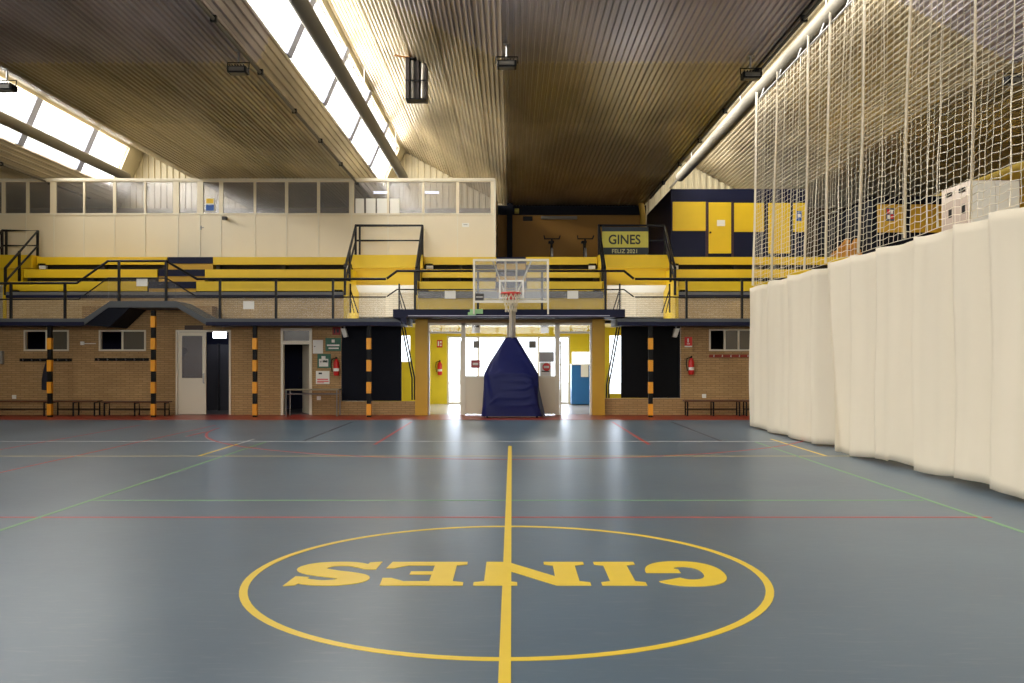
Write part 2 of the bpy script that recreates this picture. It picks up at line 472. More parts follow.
# split in two convex-friendly pieces is not needed: from_pydata n-gons tessellate fine
letter('painted_letter', [G_poly], -1.225)
sw = 0.155
letter('painted_letter', [[(-.15,0),(.15,0),(.15,.08),(.085,.11),(.085,H-.11),(.15,H-.08),(.15,H),(-.15,H),(-.15,H-.08),(-.085,H-.11),(-.085,.11),(-.15,.08)]], -0.755)
letter('painted_letter', [[(-.395,0),(-.10,0),(-.10,.08),(-.165,.11),(-.165,.44),(.17,0),(.325,0),(.325,H-.11),(.395,H-.08),(.395,H),(.10,H),(.10,H-.08),(.165,H-.11),(.165,.26),(-.165,H),(-.395,H),(-.395,H-.08),(-.325,H-.11),(-.325,.11),(-.395,.08)]], -0.135)
letter('painted_letter', [[(-.29,0),(.27,0),(.29,.20),(.235,.20),(.14,.11),(-.055,.11),(-.055,.295),(.10,.295),(.10,.385),(-.055,.385),(-.055,H-.11),(.12,H-.11),(.215,H-.20),(.275,H-.20),(.265,H),(-.29,H),(-.29,H-.08),(-.215,H-.11),(-.215,.11),(-.29,.08)]], 0.62)
# S from a centre line with a varying half width
cl = [(.17,.50,.03),(.14,.57,.055),(.05,.615,.06),(-.06,.61,.07),(-.145,.55,.085),(-.15,.47,.09),(-.08,.405,.085),(.03,.35,.085),(.13,.28,.085),(.165,.20,.085),(.12,.11,.08),(.03,.065,.06),(-.08,.07,.055),(-.16,.13,.05),(-.20,.19,.035)]
def ribbon(c):
    Lf = []; Rt = []
    pts = []
    for i in range(len(c)-1):
        for k in range(4):
            t = k/4
            p0 = c[max(i-1,0)]; p1 = c[i]; p2 = c[i+1]; p3 = c[min(i+2,len(c)-1)]
            pts.append(tuple(0.5*((2*p1[j])+(-p0[j]+p2[j])*t+(2*p0[j]-5*p1[j]+4*p2[j]-p3[j])*t*t+(-p0[j]+3*p1[j]-3*p2[j]+p3[j])*t**3) for j in range(3)))
    pts.append(c[-1])
    quads = []
    for i, p in enumerate(pts):
        a = pts[max(i-1,0)]; b = pts[min(i+1,len(pts)-1)]
        d = Vector((b[0]-a[0], b[1]-a[1])).normalized(); n = Vector((-d.y, d.x))*1.12
        Lf.append((p[0]+n.x*p[2], p[1]+n.y*p[2])); Rt.append((p[0]-n.x*p[2], p[1]-n.y*p[2]))
    return [[Lf[i], Lf[i+1], Rt[i+1], Rt[i]] for i in range(len(pts)-1)]
q = MB()
for poly in ribbon(cl) + [[(.13,.46),(.22,.44),(.24,.70),(.17,.68)], [(-.17,.22),(-.26,.24),(-.27,-.01),(-.19,.02)]]:
    q.prism([(-(1.265+u*1.1), 6.605-v) for u, v in poly], 'z', 0.0, 0.0042 + .0002*len(q.f)/6/60)
q.build('painted_letter', ly, floor)

# ================================================================ roof (sawtooth of corrugated sheet)
def corrugate(mb, p0, p1, y0, y1, pitch=0.11, depth=0.04, lap=8):
    """trapezoidal ribs running in y, between two (x,z) points; ribs hang below"""
    d = Vector((p1[0]-p0[0], p1[1]-p0[1])); ln = d.length; d.normalize()
    n = Vector((d.y, -d.x))
    if n.y > 0: n = -n
    prof = []; k = int(round(ln/pitch)); pt = ln/k
    for i in range(k):
        s0 = i*pt; h = depth*(1.25 if i % lap == 0 else 1.0)
        w = 0.6 if i % lap == 0 else 1.0
        for a, o in ((0.0, 0), (0.42, 0), (0.42+0.12, h), (0.42+0.12+0.26*w, h), (min(0.99, 0.42+0.24+0.26*w), 0)):
            prof.append(Vector(p0) + d*(s0+a*pt) + n*o)
    prof.append(Vector(p1))
    vs = []; fs = []
    for p in prof: vs += [(p.x, y0, p.y), (p.x, y1, p.y)]
    for i in range(len(prof)-1): fs.append((2*i, 2*i+1, 2*i+3, 2*i+2))
    mb.add(vs, fs)
def slab(mb, p0, p1, y0, y1, lift0=0.035, lift=0.12):
    """backing board above the sheet so that no sky leaks in"""
    mb.prism([(p0[0], p0[1]+lift0), (p1[0], p1[1]+lift0), (p1[0], p1[1]+lift), (p0[0], p0[1]+lift)], 'y', y0, y1)

roof = MB(); back = MB(); band = MB()
segs = []
def bay(v, left_cut=None):
    V = (v, ZV); R = (v+DX, ZR); A = (v+4.54, ZV); V2 = (v+BAY, ZV)
    t27 = on_glass(v, .27); t86 = on_glass(v, .93)
    corrugate(roof, V, t27, YB, YF, pitch=0.13); corrugate(roof, R, A, YB, YF); corrugate(roof, A, V2, YB, YF)
    slab(back, R, A, YB, YF); slab(back, A, V2, YB, YF)
    for a, b in ((V, t27), (t86, R)):
        back.prism([(a[0]-.05, a[1]), (b[0]-.05, b[1]), (b[0]-.15, b[1]), (a[0]-.15, a[1])], 'y', YB, YF)
    for y0, y1 in ((YB, G0), (G1, YF)):
        band.prism([(t27[0], t27[1]), (t86[0], t86[1]), (t86[0]-.15, t86[1]), (t27[0]-.15, t27[1])], 'y', y0, y1)
    band.prism([(t86[0], t86[1]), R, (R[0]-.05, R[1]+.02), (t86[0]-.05, t86[1])], 'y', YB, YF)
for v in VAL: bay(v)
corrugate(roof, (-19.2, ZV), (-14.04, ZV), YB, YF); slab(back, (-19.2, ZV), (-14.04, ZV), YB, YF)
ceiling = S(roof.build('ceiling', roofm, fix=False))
o = back.build('roof_backing', darkgrey, ceiling)
band.build('ridge_flashing', gablem, ceiling)

frame_bl = mat('skylight_bar_blue_grey', L(150, 155, 178), 0.5, var=0.05)
for k, v in enumerate(VAL):
    a = on_glass(v, .27); b = on_glass(v, .93)
    nrm = Vector((DZ, -DX)).normalized()
    q = MB(); q.prism([a, b, (b[0]-nrm.x*.01, b[1]-nrm.y*.01), (a[0]-nrm.x*.01, a[1]-nrm.y*.01)], 'y', G0, G1)
    w = S(q.build('window_%d' % (k+1), skyglass))
    off = [0.6, 0.0, 0.3][k]
    y = 30.85 + off
    j = 0
    while y > G0:
        y -= 3.33
        if y < G0: break
        q = MB()
        q.prism([a, b, (b[0]+nrm.x*.05, b[1]+nrm.y*.05), (a[0]+nrm.x*.05, a[1]+nrm.y*.05)], 'y', y-.15, y+.15)
        q.build('glazing_bar', frame_bl, w)

# gable walls (vertical corrugated sheet) at the far end, plain at the near end
def gable_poly():
    pts = [(-19.2, ZV)]
    for v in VAL: pts += [(v, ZV), (v+DX, ZR)] + [(v+4.54, ZV)]
    pts += [(14.4, ZV)]
    return pts
gp = gable_poly()
def top_at(x):
    for (x0, z0), (x1, z1) in zip(gp, gp[1:]):
        if x0 <= x <= x1: return z0+(z1-z0)*(x-x0)/max(1e-6, x1-x0)
    return ZV
q = MB(); x = -19.2; pit = 0.22
while x < 14.3:
    for a, b, d in ((0, .11, 0), (.11, .13, None), (.13, .20, .04), (.20, .22, None)):
        xa, xb = x+a, x+b
        ya = YF-(0 if (d == 0 or a == .11) else .05); yb = YF-(0 if (d == 0 or b == .22) else .05)
        za, zb = top_at(xa)+.03, top_at(xb)+.03
        q.add([(xa, ya, 4.3), (xb, yb, 4.3), (xb, yb, zb), (xa, ya, za)], [(0, 1, 2, 3)])
    x += pit
q.prism([(-19.2, 0.0+4.3)]+[(x_, z_+.1) for x_, z_ in gp]+[(14.4, 4.3)], 'y', YF+.02, YF+.15)
S(q.build('wall_far_gable', gablem, fix=False))
q = MB(); q.prism([(-19.2, ZV-.3)]+[(x_, z_+.1) for x_, z_ in gp]+[(14.4, ZV-.3)], 'y', YB-.15, YB)
nh = [(-17.9+5.2*i, -17.9+5.2*i+5.0, 3.3, 6.5) for i in range(6)]  # unseen window band, added to let the near wall fill light in
wall_holes(q, -19.2, 14.4, 0, ZV-.3, YB-.15, YB, nh)
for i, hh in enumerate(nh):
    q2 = MB(); q2.box(hh[0], hh[1], YB-.1, YB-.09, hh[2], hh[3]); ww = S(q2.build('window_%d' % (40+i), skyglass))
    q2 = MB(); wall_holes(q2, hh[0], hh[1], hh[2], hh[3], YB-.12, YB-.04, [(hh[0]+.06+j*1.24, hh[0]+1.2+j*1.24, hh[2]+.06, hh[3]-.06) for j in range(4)]); q2.build('window_frame', creamf, ww)
S(q.build('wall_near', brick('tan_brick_near', L(196,152,94), L(178,134,78), L(138,106,66))))
q = MB(); q.box(-19.3, -19.1, YB, YF, 0, ZV+.15); S(q.build('wall_left', mat('cream_wall', L(200, 186, 150), 0.7)))
q = MB(); q.box(14.2, 14.4, YB, YF, 0, ZV+.15); S(q.build('wall_right', mat('yellow_wall', L(206, 166, 40), 0.6)))

# round tie pipes running under each skylight, conduits along the valleys
pipe_m = mat('cream_steel_pipe', L(118, 112, 98), 0.6, var=0.06)
for x, lab in ((-13.03, 'thick round pipe crossing below the far left skylight'),
               (-3.67, 'thick round pipe crossing below the skylight left of centre'),
               (5.68, 'thick cream round pipe above the netting at right')):
    q = MB(); q.tube([(x, YB, 6.18+EYE), (x, 29.9, 6.18+EYE)], 0.155, 20)
    p_ = tag(q.build('tie_pipe', pipe_m if x < 0 else mat('darkened_cream_pipe', L(92, 87, 76), .7, var=.06, spec=.2), smooth=True), lab, 'pipe', 'pipes under the skylights')  # right pipe's colour darkened to offset the strong skylight beside it
    q = MB(); q.tube([(x, 29.88, 6.18+EYE), (x, YF-.06, 6.18+EYE)], 0.04, 8); q.build('end_spigot', steel, p_)
    for yy in range(-8, 30, 6):
        q = MB(); q.tube([(x, yy, 6.25+EYE), (x, yy, top_at(x)-.06)], 0.012, 6); q.build('hanger', steel, p_)
for x, lab in ((-4.72, 'thin pale conduit along the roof edge left of the centre skylight'), (4.62, 'thin pale conduit along the roof edge beside the big cream pipe'), (-14.08, 'thin pale conduit along the roof edge below the far left skylight')):
    q = MB(); q.tube([(x, YB+.1, ZV-.11), (x, 29.5, ZV-.11)], 0.03, 8)
    c_ = tag(q.build('conduit', mat('pale_conduit', L(104, 98, 86), 0.6)), lab, 'conduit', 'conduits along the roof edges')
    y = -12
    while y < 29:
        q = MB(); q.box(x-.05, x+.05, y-.03, y+.03, ZV-.15, ZV-.05); q.build('clip', black, c_); y += 2.6

# floodlights hanging from the roof
def floodlight(x, y, lab):
    z = ZV-.03
    t = thing('floodlight', lab, 'floodlight', (x, y, z-.45), 'floodlights under the roof')
    q = MB(); q.tube([(x, y+.05, z), (x, y+.05, z-.22)], .02, 8); q.box(x-.06, x+.06, y-.01, y+.11, z-.02, z); q.build('bracket', steel, t)
    q = MB(); q.tube([(x-.19, y, z-.34), (x-.19, y+.03, z-.22), (x+.19, y+.03, z-.22), (x+.19, y, z-.34)], .012, 6); q.build('yoke', black, t)
    q = MB(); q.box(x-.17, x+.17, y-.10, y+.12, z-.42, z-.31, .015)
    for k in range(6): q.box(x-.14+.05*k, x-.13+.05*k, y-.08, y+.10, z-.32, z-.28)
    q.build('housing', black, t)
    q = MB(); q.box(x-.13, x+.13, y-.115, y-.10, z-.40, z-.335); q.box(x-.13, x+.13, y-.07, y+.09, z-.43, z-.42); q.build('lens', mat('lamp_lens', L(84, 80, 72), 0.3), t)
floodlight(-9.5, 16.6, 'black floodlight at the far left edge of the ceiling')
floodlight(-4.83, 15.6, 'black floodlight beside the conduit left of the centre skylight')
floodlight(-0.09, 15.3, 'black floodlight at the roof crease near the middle')
floodlight(4.3, 15.9, 'black floodlight next to the big cream pipe')
floodlight(9.2, 16.2, 'floodlight seen through the netting at top right')

# hanging heater bundle
xh, yh = -2.1, 19.2
t = thing('hanging_heater', 'dark slatted heater unit hanging from the ribbed ceiling near the skylight', 'heater', (xh, yh, Z(100, yh)))
zt, zb = Z(60, yh), Z(100, yh); xl, xr = X(406, yh), X(427, yh)
q = MB(); q.box(xl, xl+.09, yh-.12, yh+.2, zb, zt, .01); q.box(xr-.06, xr, yh-.02, yh+.3, zb, zt, .01); q.box(xl, xr, yh+.05, yh+.09, zb, zt); q.box((xl+xr)/2+.02, (xl+xr)/2+.06, yh-.1, yh+.1, zb, zt)
q.build('housing', mat('heater_dark', L(44, 32, 26), 0.45), t)
for k, xx in enumerate((xl+.14, xr-.11)):
    q = MB(); q.tube([(xx, yh, zb+.02), (xx+.02*k, yh, zt-.02)], .042, 12); q.build('tube', mat('heater_tube', L(206, 200, 190), 0.25, 0.4), t)
for bb in ((yh-.1, (zb+zt)/2-.06, (zb+zt)/2-.03), (yh+.2, zb-.02, zb+.01), (yh+.2, zt, zt+.02)):
    q = MB(); q.box(xl, xr, yh-.125, bb[0], bb[1], bb[2]); q.build('cross_band', black, t)
q = MB(); q.tube([(xl+.1, yh, zt+.05), (xl-.25, yh, zt+.10)], .02, 8); q.tube([(xl+.05, yh, zt+.03), (xl+.35, yh, zt+.1), (xr-.05, yh, zt+.2)], .04, 8); q.tube([(xr-.1, yh, zt+.18), (xr-.1, yh, top_at(xr)-.04)], .02, 6); q.tube([(xl+.1, yh, zt), (xl+.1, yh, top_at(xl)-.04)], .015, 6)
q.build('bracket', mat('bracket_brass', L(170, 120, 70), 0.4, 0.5), t)

# ================================================================ lower brick walls (below the gallery)
D1 = 24.3
def hole(px0, px1, py0, py1, d=D1): return (X(px0, d), X(px1, d), Z(py1, d), Z(py0, d))
h_w1 = hole(24, 69, 330, 351); h_w2 = hole(99, 146, 330, 351)
h_d1 = (X(176, D1), X(231, D1), 0.0, Z(330, D1)); h_d2 = (X(281, D1), X(312, D1), 0.0, Z(328, D1))
q = MB(); wall_holes(q, -19.1, X(341, D1), 0.0, 2.42, D1, D1+.2, [h_w1, h_w2, h_d1, h_d2]); S(q.build('wall_lower_left', brickm))
h_w3 = hole(709, 768, 329, 351)
q = MB(); wall_holes(q, X(681, D1), 14.2, 0.0, 2.42, D1, D1+.2, [h_w3]); S(q.build('wall_lower_right', brickm))
q = MB(); q.box(X(341, D1), X(415.5, D1), D1-.02, D1+.18, 0, Z(401.5, D1)); S(q.build('wall_low_left_of_entrance', brickm))
q = MB(); q.box(X(604.5, D1), X(681, D1), D1-.02, D1+.18, 0, Z(398.5, D1)); S(q.build('wall_low_right_of_entrance', brickm))
# under-stand rooms: dividers and far wall
q = MB()
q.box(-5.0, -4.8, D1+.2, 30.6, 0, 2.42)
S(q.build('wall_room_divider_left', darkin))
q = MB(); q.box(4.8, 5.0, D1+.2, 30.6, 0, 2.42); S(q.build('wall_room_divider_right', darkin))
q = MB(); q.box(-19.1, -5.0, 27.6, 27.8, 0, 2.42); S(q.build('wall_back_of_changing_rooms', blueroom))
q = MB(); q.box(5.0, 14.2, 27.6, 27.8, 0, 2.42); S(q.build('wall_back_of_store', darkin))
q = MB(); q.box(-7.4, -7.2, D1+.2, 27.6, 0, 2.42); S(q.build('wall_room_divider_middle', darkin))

# sliding windows
def slide_window(name, h, panes, openleft=True):
    x0, x1, z0, z1 = h; f = .045
    q = MB(); wall_holes(q, x0, x1, z0, z1, D1-.02, D1+.08, [(x0+f, x1-f, z0+f, z1-f)])
    w = S(q.build(name, creamf))
    n = panes; step = (x1-x0-2*f)/n
    for i in range(n):
        a = x0+f+i*step
        if i > 0:
            q = MB(); q.box(a-.025, a+.025, D1-.01, D1+.06, z0+f, z1-f); q.build('mullion', creamf, w)
        if openleft and i == 0: continue
        q = MB(); q.box(a+.02, a+step-.02, D1+.02, D1+.028, z0+f, z1-f); q.build('pane', mat('frosted_pane', L(96, 90, 76), 0.25), w)
slide_window('window_4', h_w1, 2); slide_window('window_5', h_w2, 2); slide_window('window_6', h_w3, 4)

# coat racks
def coat_rack(px0, px1, py, mm, lab, nh):
    x0, x1, z = X(px0, D1), X(px1, D1), Z(py, D1)
    t = thing('coat_rack', lab, 'coat rack', ((x0+x1)/2, D1, z-.04), 'coat racks on the brick walls')
    q = MB(); q.box(x0, x1, D1-.03, D1, z-.04, z+.04, .006); q.build('board', mm, t)
    for i in range(nh):
        xx = x0+(i+.5)*(x1-x0)/nh
        q = MB(); q.tube([(xx, D1-.03, z), (xx, D1-.08, z-.02), (xx, D1-.09, z+.03)], .01, 6); q.build('hook', white if mm is not black else steel, t)
coat_rack(20, 72, 360, black, 'dark coat rack below the leftmost sliding window', 6)
coat_rack(95, 149, 359.5, black, 'dark coat rack below the second sliding window from the left', 6)
coat_rack(709, 760, 356, mat('red_brown_board', L(150, 52, 32), 0.5), 'red-brown coat rack with white hooks on the right brick wall', 6)

# door 1: wide doorway with one leaf closed
x0, x1, z0, z1 = h_d1
q = MB(); q.box(x0, x0+.05, D1-.03, D1+.12, 0, z1); q.box(x1-.05, x1, D1-.03, D1+.12, 0, z1); q.box(x0+.05, x1-.05, D1-.03, D1+.12, z1-.05, z1)
d = S(q.build('door_1', creamf))
xa, xb = x0+.06, X(206, D1)
q = MB(); wall_holes(q, xa, xb, 0.02, z1-.06, D1, D1+.045, [(xa+.1, xb-.1, Z(378, D1), z1-.16)]); leaf = q.build('door_leaf', creamf, d)
q = MB(); q.box(xa+.1, xb-.1, D1+.018, D1+.026, Z(378, D1), z1-.16); q.build('pane', glass('door_pane', tint=(.45,.45,.5,1), gloss=.18, rough=.1, haze=.3, hazecol=(.35,.35,.42,1)), leaf)
q = MB(); q.tube([(xb-.05, D1, 1.13), (xb-.05, D1-.07, 1.13), (xb-.05, D1-.07, .88), (xb-.05, D1, .88)], .014, 8); q.build('door_handle', steel, leaf)
q = MB(); q.box(X(213, 25.6), X(226, 25.6), 25.6, 25.64, Z(338, 25.6), Z(330.5, 25.6))
tag(q.build('ceiling_lamp', emit('lit_panel', (0.85, 0.88, 1, 1), 9)), 'bright white rectangular lamp inside the open doorway at left', 'lamp')
q = MB(); q.box(X(207, 26.6), X(231, 26.6), 26.6, 26.64, 0, 1.98); q.box(X(217, 26.4), X(218, 26.4), 26.4, 26.6, 0, 2.0)
tag(q.build('cubicle_partition', mat('slate_partition', L(84, 84, 92), .4)), 'dark grey partition standing inside the open doorway at left', 'partition')
q = MB(); q.box(X(185, D1), X(203, D1), D1-.03, D1, Z(330, D1), Z(325.5, D1)); tag(q.build('door_plate', mat('brown_plate', L(60, 38, 22), .5)), 'small dark brown plate above the half-open cream door', 'sign')

# door 2: narrow door with transom, leaf ajar
x0, x1, z0, z1 = h_d2
tz = Z(342.5, D1)
q = MB(); q.box(x0, x0+.07, D1-.03, D1+.12, 0, z1); q.box(x1-.07, x1, D1-.03, D1+.12, 0, z1); q.box(x0+.07, x1-.07, D1-.03, D1+.12, z1-.08, z1); q.box(x0+.07, x1-.07, D1-.03, D1+.12, tz-.05, tz+.05)
d = S(q.build('door_2', creamf))
q = MB(); q.box(x0+.07, x1-.07, D1+.03, D1+.04, tz+.05, z1-.08); q.build('transom_pane', mat('brown_pane', L(70, 58, 40), .2), d)
lf = [(x1-.09, D1+.10), (x1-.05, D1+.13), (x1-.42, D1+.85), (x1-.46, D1+.83)]
q = MB(); q.prism(lf, 'z', 0.02, tz-.06); leaf = q.build('door_leaf', creamf, d)
q = MB(); q.tube([(x1-.42, D1+.60, 1.0), (x1-.50, D1+.58, 1.0), (x1-.46, D1+.48, 1.0)], .014, 6); q.build('door_handle', black, leaf)
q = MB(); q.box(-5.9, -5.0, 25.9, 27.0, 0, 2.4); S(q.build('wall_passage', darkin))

# striped columns
def column(px, lab, top, w=.105, phase=0, d=23.4, k=[0]):
    x = X(px, d)
    t = thing('striped_column', lab, 'column', (x, d, 0), 'black and orange columns under the gallery')
    q = MB(); q.box(x-w/2, x+w/2, d-w/2, d+w/2, 0, top, .008); q.build('post', black, t)
    z = .05; s = .30
    while z+s < top-.1:
        q = MB(); q.box(x-w/2-.006, x+w/2+.006, d-w/2-.006, d+w/2+.006, z, z+s, .003); q.build('orange_band', orange, t)
        z += 2*s-.02
column(50, 'leftmost black and orange striped column, by the leftmost window', 2.42)
column(153.5, 'black and orange striped column under the raised bridge', 2.82)
column(255, 'black and orange striped column between the two cream doors', 2.42)
column(369, 'black and orange striped column in front of the left navy panels', 2.42, .11)
column(650.5, 'black and orange striped column in front of the right black panels', 2.42, .11)

# dark sheet panels beside the entrance
def sheets(px0, px1, py1, mm, lab):
    x0, x1 = X(px0, D1), X(px1, D1); z0 = Z(py1, D1)
    t = thing('panel_screen', lab, 'screen', ((x0+x1)/2, D1+.05, z0), 'dark panel screens beside the entrance')
    n = 2
    for i in range(n):
        a = x0+(x1-x0)*i/n; b = x0+(x1-x0)*(i+1)/n
        q = MB(); q.box(a+.005, b-.005, D1+.02, D1+.06, z0, 2.45, .004); q.build('sheet', mm, t)
    q = MB(); q.box((x0+x1)/2-.02, (x0+x1)/2+.02, D1-.0, D1+.02, z0, 2.45); q.box(x0, x0+.03, D1, D1+.02, z0, 2.45); q.box(x1-.03, x1, D1, D1+.02, z0, 2.45); q.build('batten', darknavy, t)
sheets(341.5, 401.5, 401, mat('navy_sheet', L(9, 13, 25), .6, spec=.12), 'navy sheet panels left of the entrance above the low brick wall')
sheets(621, 680, 398, mat('black_sheet', L(11, 13, 17), .6, spec=.12), 'black sheet panels right of the entrance above the low brick wall')

# entrance: ochre pillars, cream glazed screen
q = MB(); q.box(X(415.5, 24.2), X(428, 24.2), 24.1, 24.45, 0, 2.62); S(q.build('trim_entrance_pillar_left', ochre))
q = MB(); q.box(X(592, 24.2), X(604.5, 24.2), 24.1, 24.45, 0, 2.62); S(q.build('trim_entrance_pillar_right', ochre))
xl, xr = X(428, 24.2), X(592, 24.2); ztop = Z(323, D1)
q = MB(); q.box(xl, xr, 24.15, 24.4, ztop, 2.62); S(q.build('trim_entrance_lintel', mat('brown_lintel', L(150, 118, 70), .6)))
c = [X(p, D1) for p in (428, 461.5, 465.5, 507, 510, 555, 559.5, 592)]
q = MB(); fy0, fy1 = 24.22, 24.32
q.box(c[0], c[0]+.05, fy0, fy1, 0, ztop); q.box(c[1], c[2], fy0, fy1, 0, ztop); q.box(c[5], c[6], fy0, fy1, 0, ztop); q.box(c[7]-.06, c[7], fy0, fy1, 0, ztop)
q.box(c[3], c[4], fy0, fy1, Z(377, D1), ztop); q.box(c[0]+.05, c[7]-.06, fy0, fy1, ztop-.06, ztop)
for a, b in ((c[0]+.05, c[1]), (c[6], c[7]-.06)): q.box(a, b, fy0, fy1, Z(333.5, D1), Z(331.5, D1))
q.box(c[2], c[5], fy0, fy1, Z(378, D1), Z(376, D1))
scr = S(q.build('door_3', creamf))
q = MB(); q.box(c[2], c[5], 24.24, 24.30, 0.03, Z(378, D1)); q.build('lower_panel', cream, scr)
for a, b, za, zb_ in ((c[2], c[3], Z(376, D1), ztop-.06), (c[4], c[5], Z(376, D1), ztop-.06), (c[0]+.05, c[1], Z(331.5, D1), ztop-.06), (c[6], c[7]-.06, Z(331.5, D1), ztop-.06)):
    q = MB(); q.box(a, b, 24.265, 24.273, za, zb_); q.build('pane', clear, scr)
# open door leaves of the entrance swung into the lobby
for xx, s in ((c[1]-.02, -1), (c[6]+.04, 1)):
    q = MB()
    ya, yb = 24.36, 25.3
    for z_a, z_b in ((.02, .12), (1.95, 2.03)): q.box(xx-.02, xx+.02, ya, yb, z_a, z_b)
    q.box(xx-.02, xx+.02, ya, ya+.06, .12, 1.95); q.box(xx-.02, xx+.02, yb-.06, yb, .12, 1.95)
    l_ = q.build('door_leaf', creamf, scr)
    q = MB(); q.box(xx-.004, xx+.004, ya+.06, yb-.06, .12, 1.95); q.build('pane', clear, l_)
    q = MB(); q.tube([(xx-.03, yb-.1, .85), (xx-.08, yb-.1, .85), (xx-.08, yb-.1, 1.2), (xx-.03, yb-.1, 1.2)], .012, 6); q.build('door_handle', steel, l_)

# lobby shell
YL = 30.4
h1 = (X(447, YL), X(570, YL), 0, Z(336, YL)); 
hl = (-4.0, -3.5, 1.45, 2.35); hr = (3.35, 3.95, .35, 2.35)
hr2 = (X(572, YL), X(590, YL), Z(365, YL), Z(352, YL))
q = MB(); wall_holes(q, -4.8, 4.8, 0, 2.62, YL, YL+.15, [h1, hl, hr, hr2]); S(q.build('wall_lobby_far', mat('lobby_yellow', L(238, 216, 44), .6)))
q = MB(); wall_holes(q, h1[0], h1[1], 0, h1[3], YL+.02, YL+.08, [(h1[0]+.06+i*(h1[1]-h1[0]-.06)/4, h1[0]+i*(h1[1]-h1[0]-.06)/4+(h1[1]-h1[0]-.06)/4, .06, h1[3]-.06) for i in range(4)])
w = S(q.build('window_7', creamf))
q = MB(); q.box(h1[0], h1[1], YL+.04, YL+.048, 0.06, h1[3]-.06); q.build('pane', clear, w)
q = MB(); q.box(-4.8, 4.8, 26.6, YL+.15, 2.62, 2.70); q.box(-2.72, 2.65, D1+.15, 26.6, 2.62, 2.70); S(q.build('ceiling_lobby', mat('lobby_ceiling_yellow', L(226, 200, 60), .6)))
q = MB(); q.box(-1.5, 1.5, 27.45, 27.75, 2.57, 2.62); tag(q.build('ceiling_lamp', white), 'added long white lamp, unseen on the lobby ceiling behind the entrance', 'lamp')  # lamp body added to go with the lobby fill light
# facade of the house across the street (pale), seen blown out
q = MB(); q.box(-4.8, -4.75, D1+.2, YL, 0, 2.62); q.box(4.75, 4.8, D1+.2, YL, 0, 2.62); S(q.build('wall_lobby_sides', brickw))

# blue counter in the lobby
t = thing('reception_counter', 'blue laminate counter seen through the right entrance door', 'counter', (X(581, 29.8), 29.8, 0))
q = MB(); q.box(X(571, 29.8), X(592, 29.8), 29.5, 30.2, 0.03, Z(365, 29.6), .01); q.build('body', bluep, t)
q = MB(); q.box(X(570.5, 29.8), X(593, 29.8), 29.45, 30.2, Z(365, 29.6), Z(364, 29.6)); q.build('top', white, t)
q = MB(); q.box(X(581, 29.4), X(588.5, 29.4), 29.42, 29.435, Z(377, 29.4), Z(365, 29.4)); tag(q.build('notice_sheet', paper), 'white notice hanging on the blue counter in the lobby', 'notice')
# extinguisher builder
def extinguisher(x, y, z, lab, mount_y=None):
    t = thing('fire_extinguisher', lab, 'fire extinguisher', (x, y, z), 'red fire extinguishers on the walls')
    q = MB(); q.tube([(x, y, z), (x, y, z+.03), (x, y, z+.36), (x, y, z+.42), (x, y, z+.45)], .08, 16, radii=[.07, .08, .08, .05, .03]); q.build('cylinder', red, t, smooth=True)
    q = MB(); q.tube([(x, y, z+.12), (x, y, z+.2)], .0815, 16); q.build('label_band', paper, t)
    q = MB(); q.tube([(x, y, z+.45), (x, y, z+.5)], .025, 8); q.box(x-.015, x+.015, y-.1, y+.02, z+.49, z+.51); q.box(x-.04, x+.04, y+.03, y+.08, z+.3, z+.34); q.build('valve', black, t)
    q = MB(); q.tube([(x-.02, y-.02, z+.47), (x-.12, y-.03, z+.44), (x-.14, y-.03, z+.3), (x-.11, y-.03, z+.1)], .014, 6); q.build('hose', black, t)
extinguisher(X(440, YL), YL-.09, Z(372, YL)-.1, 'red fire extinguisher on the yellow lobby wall seen through the left entrance door')
extinguisher(X(337, D1), D1-.09, Z(375.5, D1), 'red fire extinguisher on brick beside the left navy panels')
extinguisher(X(690.5, D1), D1-.09, Z(374.5, D1), 'red fire extinguisher on the right brick wall')

def flat_sign(name, px0, px1, py0, py1, d, base, lab, cat='sign', marks=()):
    """thin sign plate on a wall at distance d with marks given in fractions of the plate"""
    x0, x1, z0, z1 = X(px0, d), X(px1, d), Z(py1, d), Z(py0, d)
    t = thing(name, lab, cat, ((x0+x1)/2, d, z0))
    q = MB(); q.box(x0, x1, d-.012, d, z0, z1); q.build('plate', base, t)
    for (a, b, e, f, mm) in marks:
        q = MB(); q.box(x0+a*(x1-x0), x0+b*(x1-x0), d-.016, d-.012, z1-f*(z1-z0), z1-e*(z1-z0)); q.build('mark', mm, t)
    return t
redp = mat('sign_red', L(214, 40, 36), .5)
blk = mat('ink', L(40, 40, 44), .6)
ywp = mat('sign_yellow', L(230, 190, 40), .5)
blup = mat('sign_blue', L(40, 90, 170), .5)
flat_sign('fire_sign', 437, 442.5, 340, 347.5, YL, redp, 'red fire sign on the yellow lobby wall above the extinguisher', marks=((.15,.4,.15,.8,paper),(.55,.85,.15,.45,paper),(.55,.85,.6,.8,paper)))
flat_sign('fire_sign', 684.5, 692, 337, 347, D1, redp, 'red and white fire sign on the right brick wall', marks=((.38,.55,.15,.55,paper),(.3,.7,.65,.72,paper),(0,1,.88,1,paper)))
flat_sign('fire_sign', 332.5, 340.5, 327, 335, D1, mat('dull_red_sign', L(150,40,40),.5), 'dull red fire sign under the gallery beside the corridor door', marks=((.2,.35,.2,.8,blk),(.55,.8,.3,.7,blk)))
flat_sign('wall_notice', 313, 323, 340, 353.5, D1, paper, 'blank cream notice right of the narrow door', 'notice', marks=((.1,.25,.45,.5,blk),))
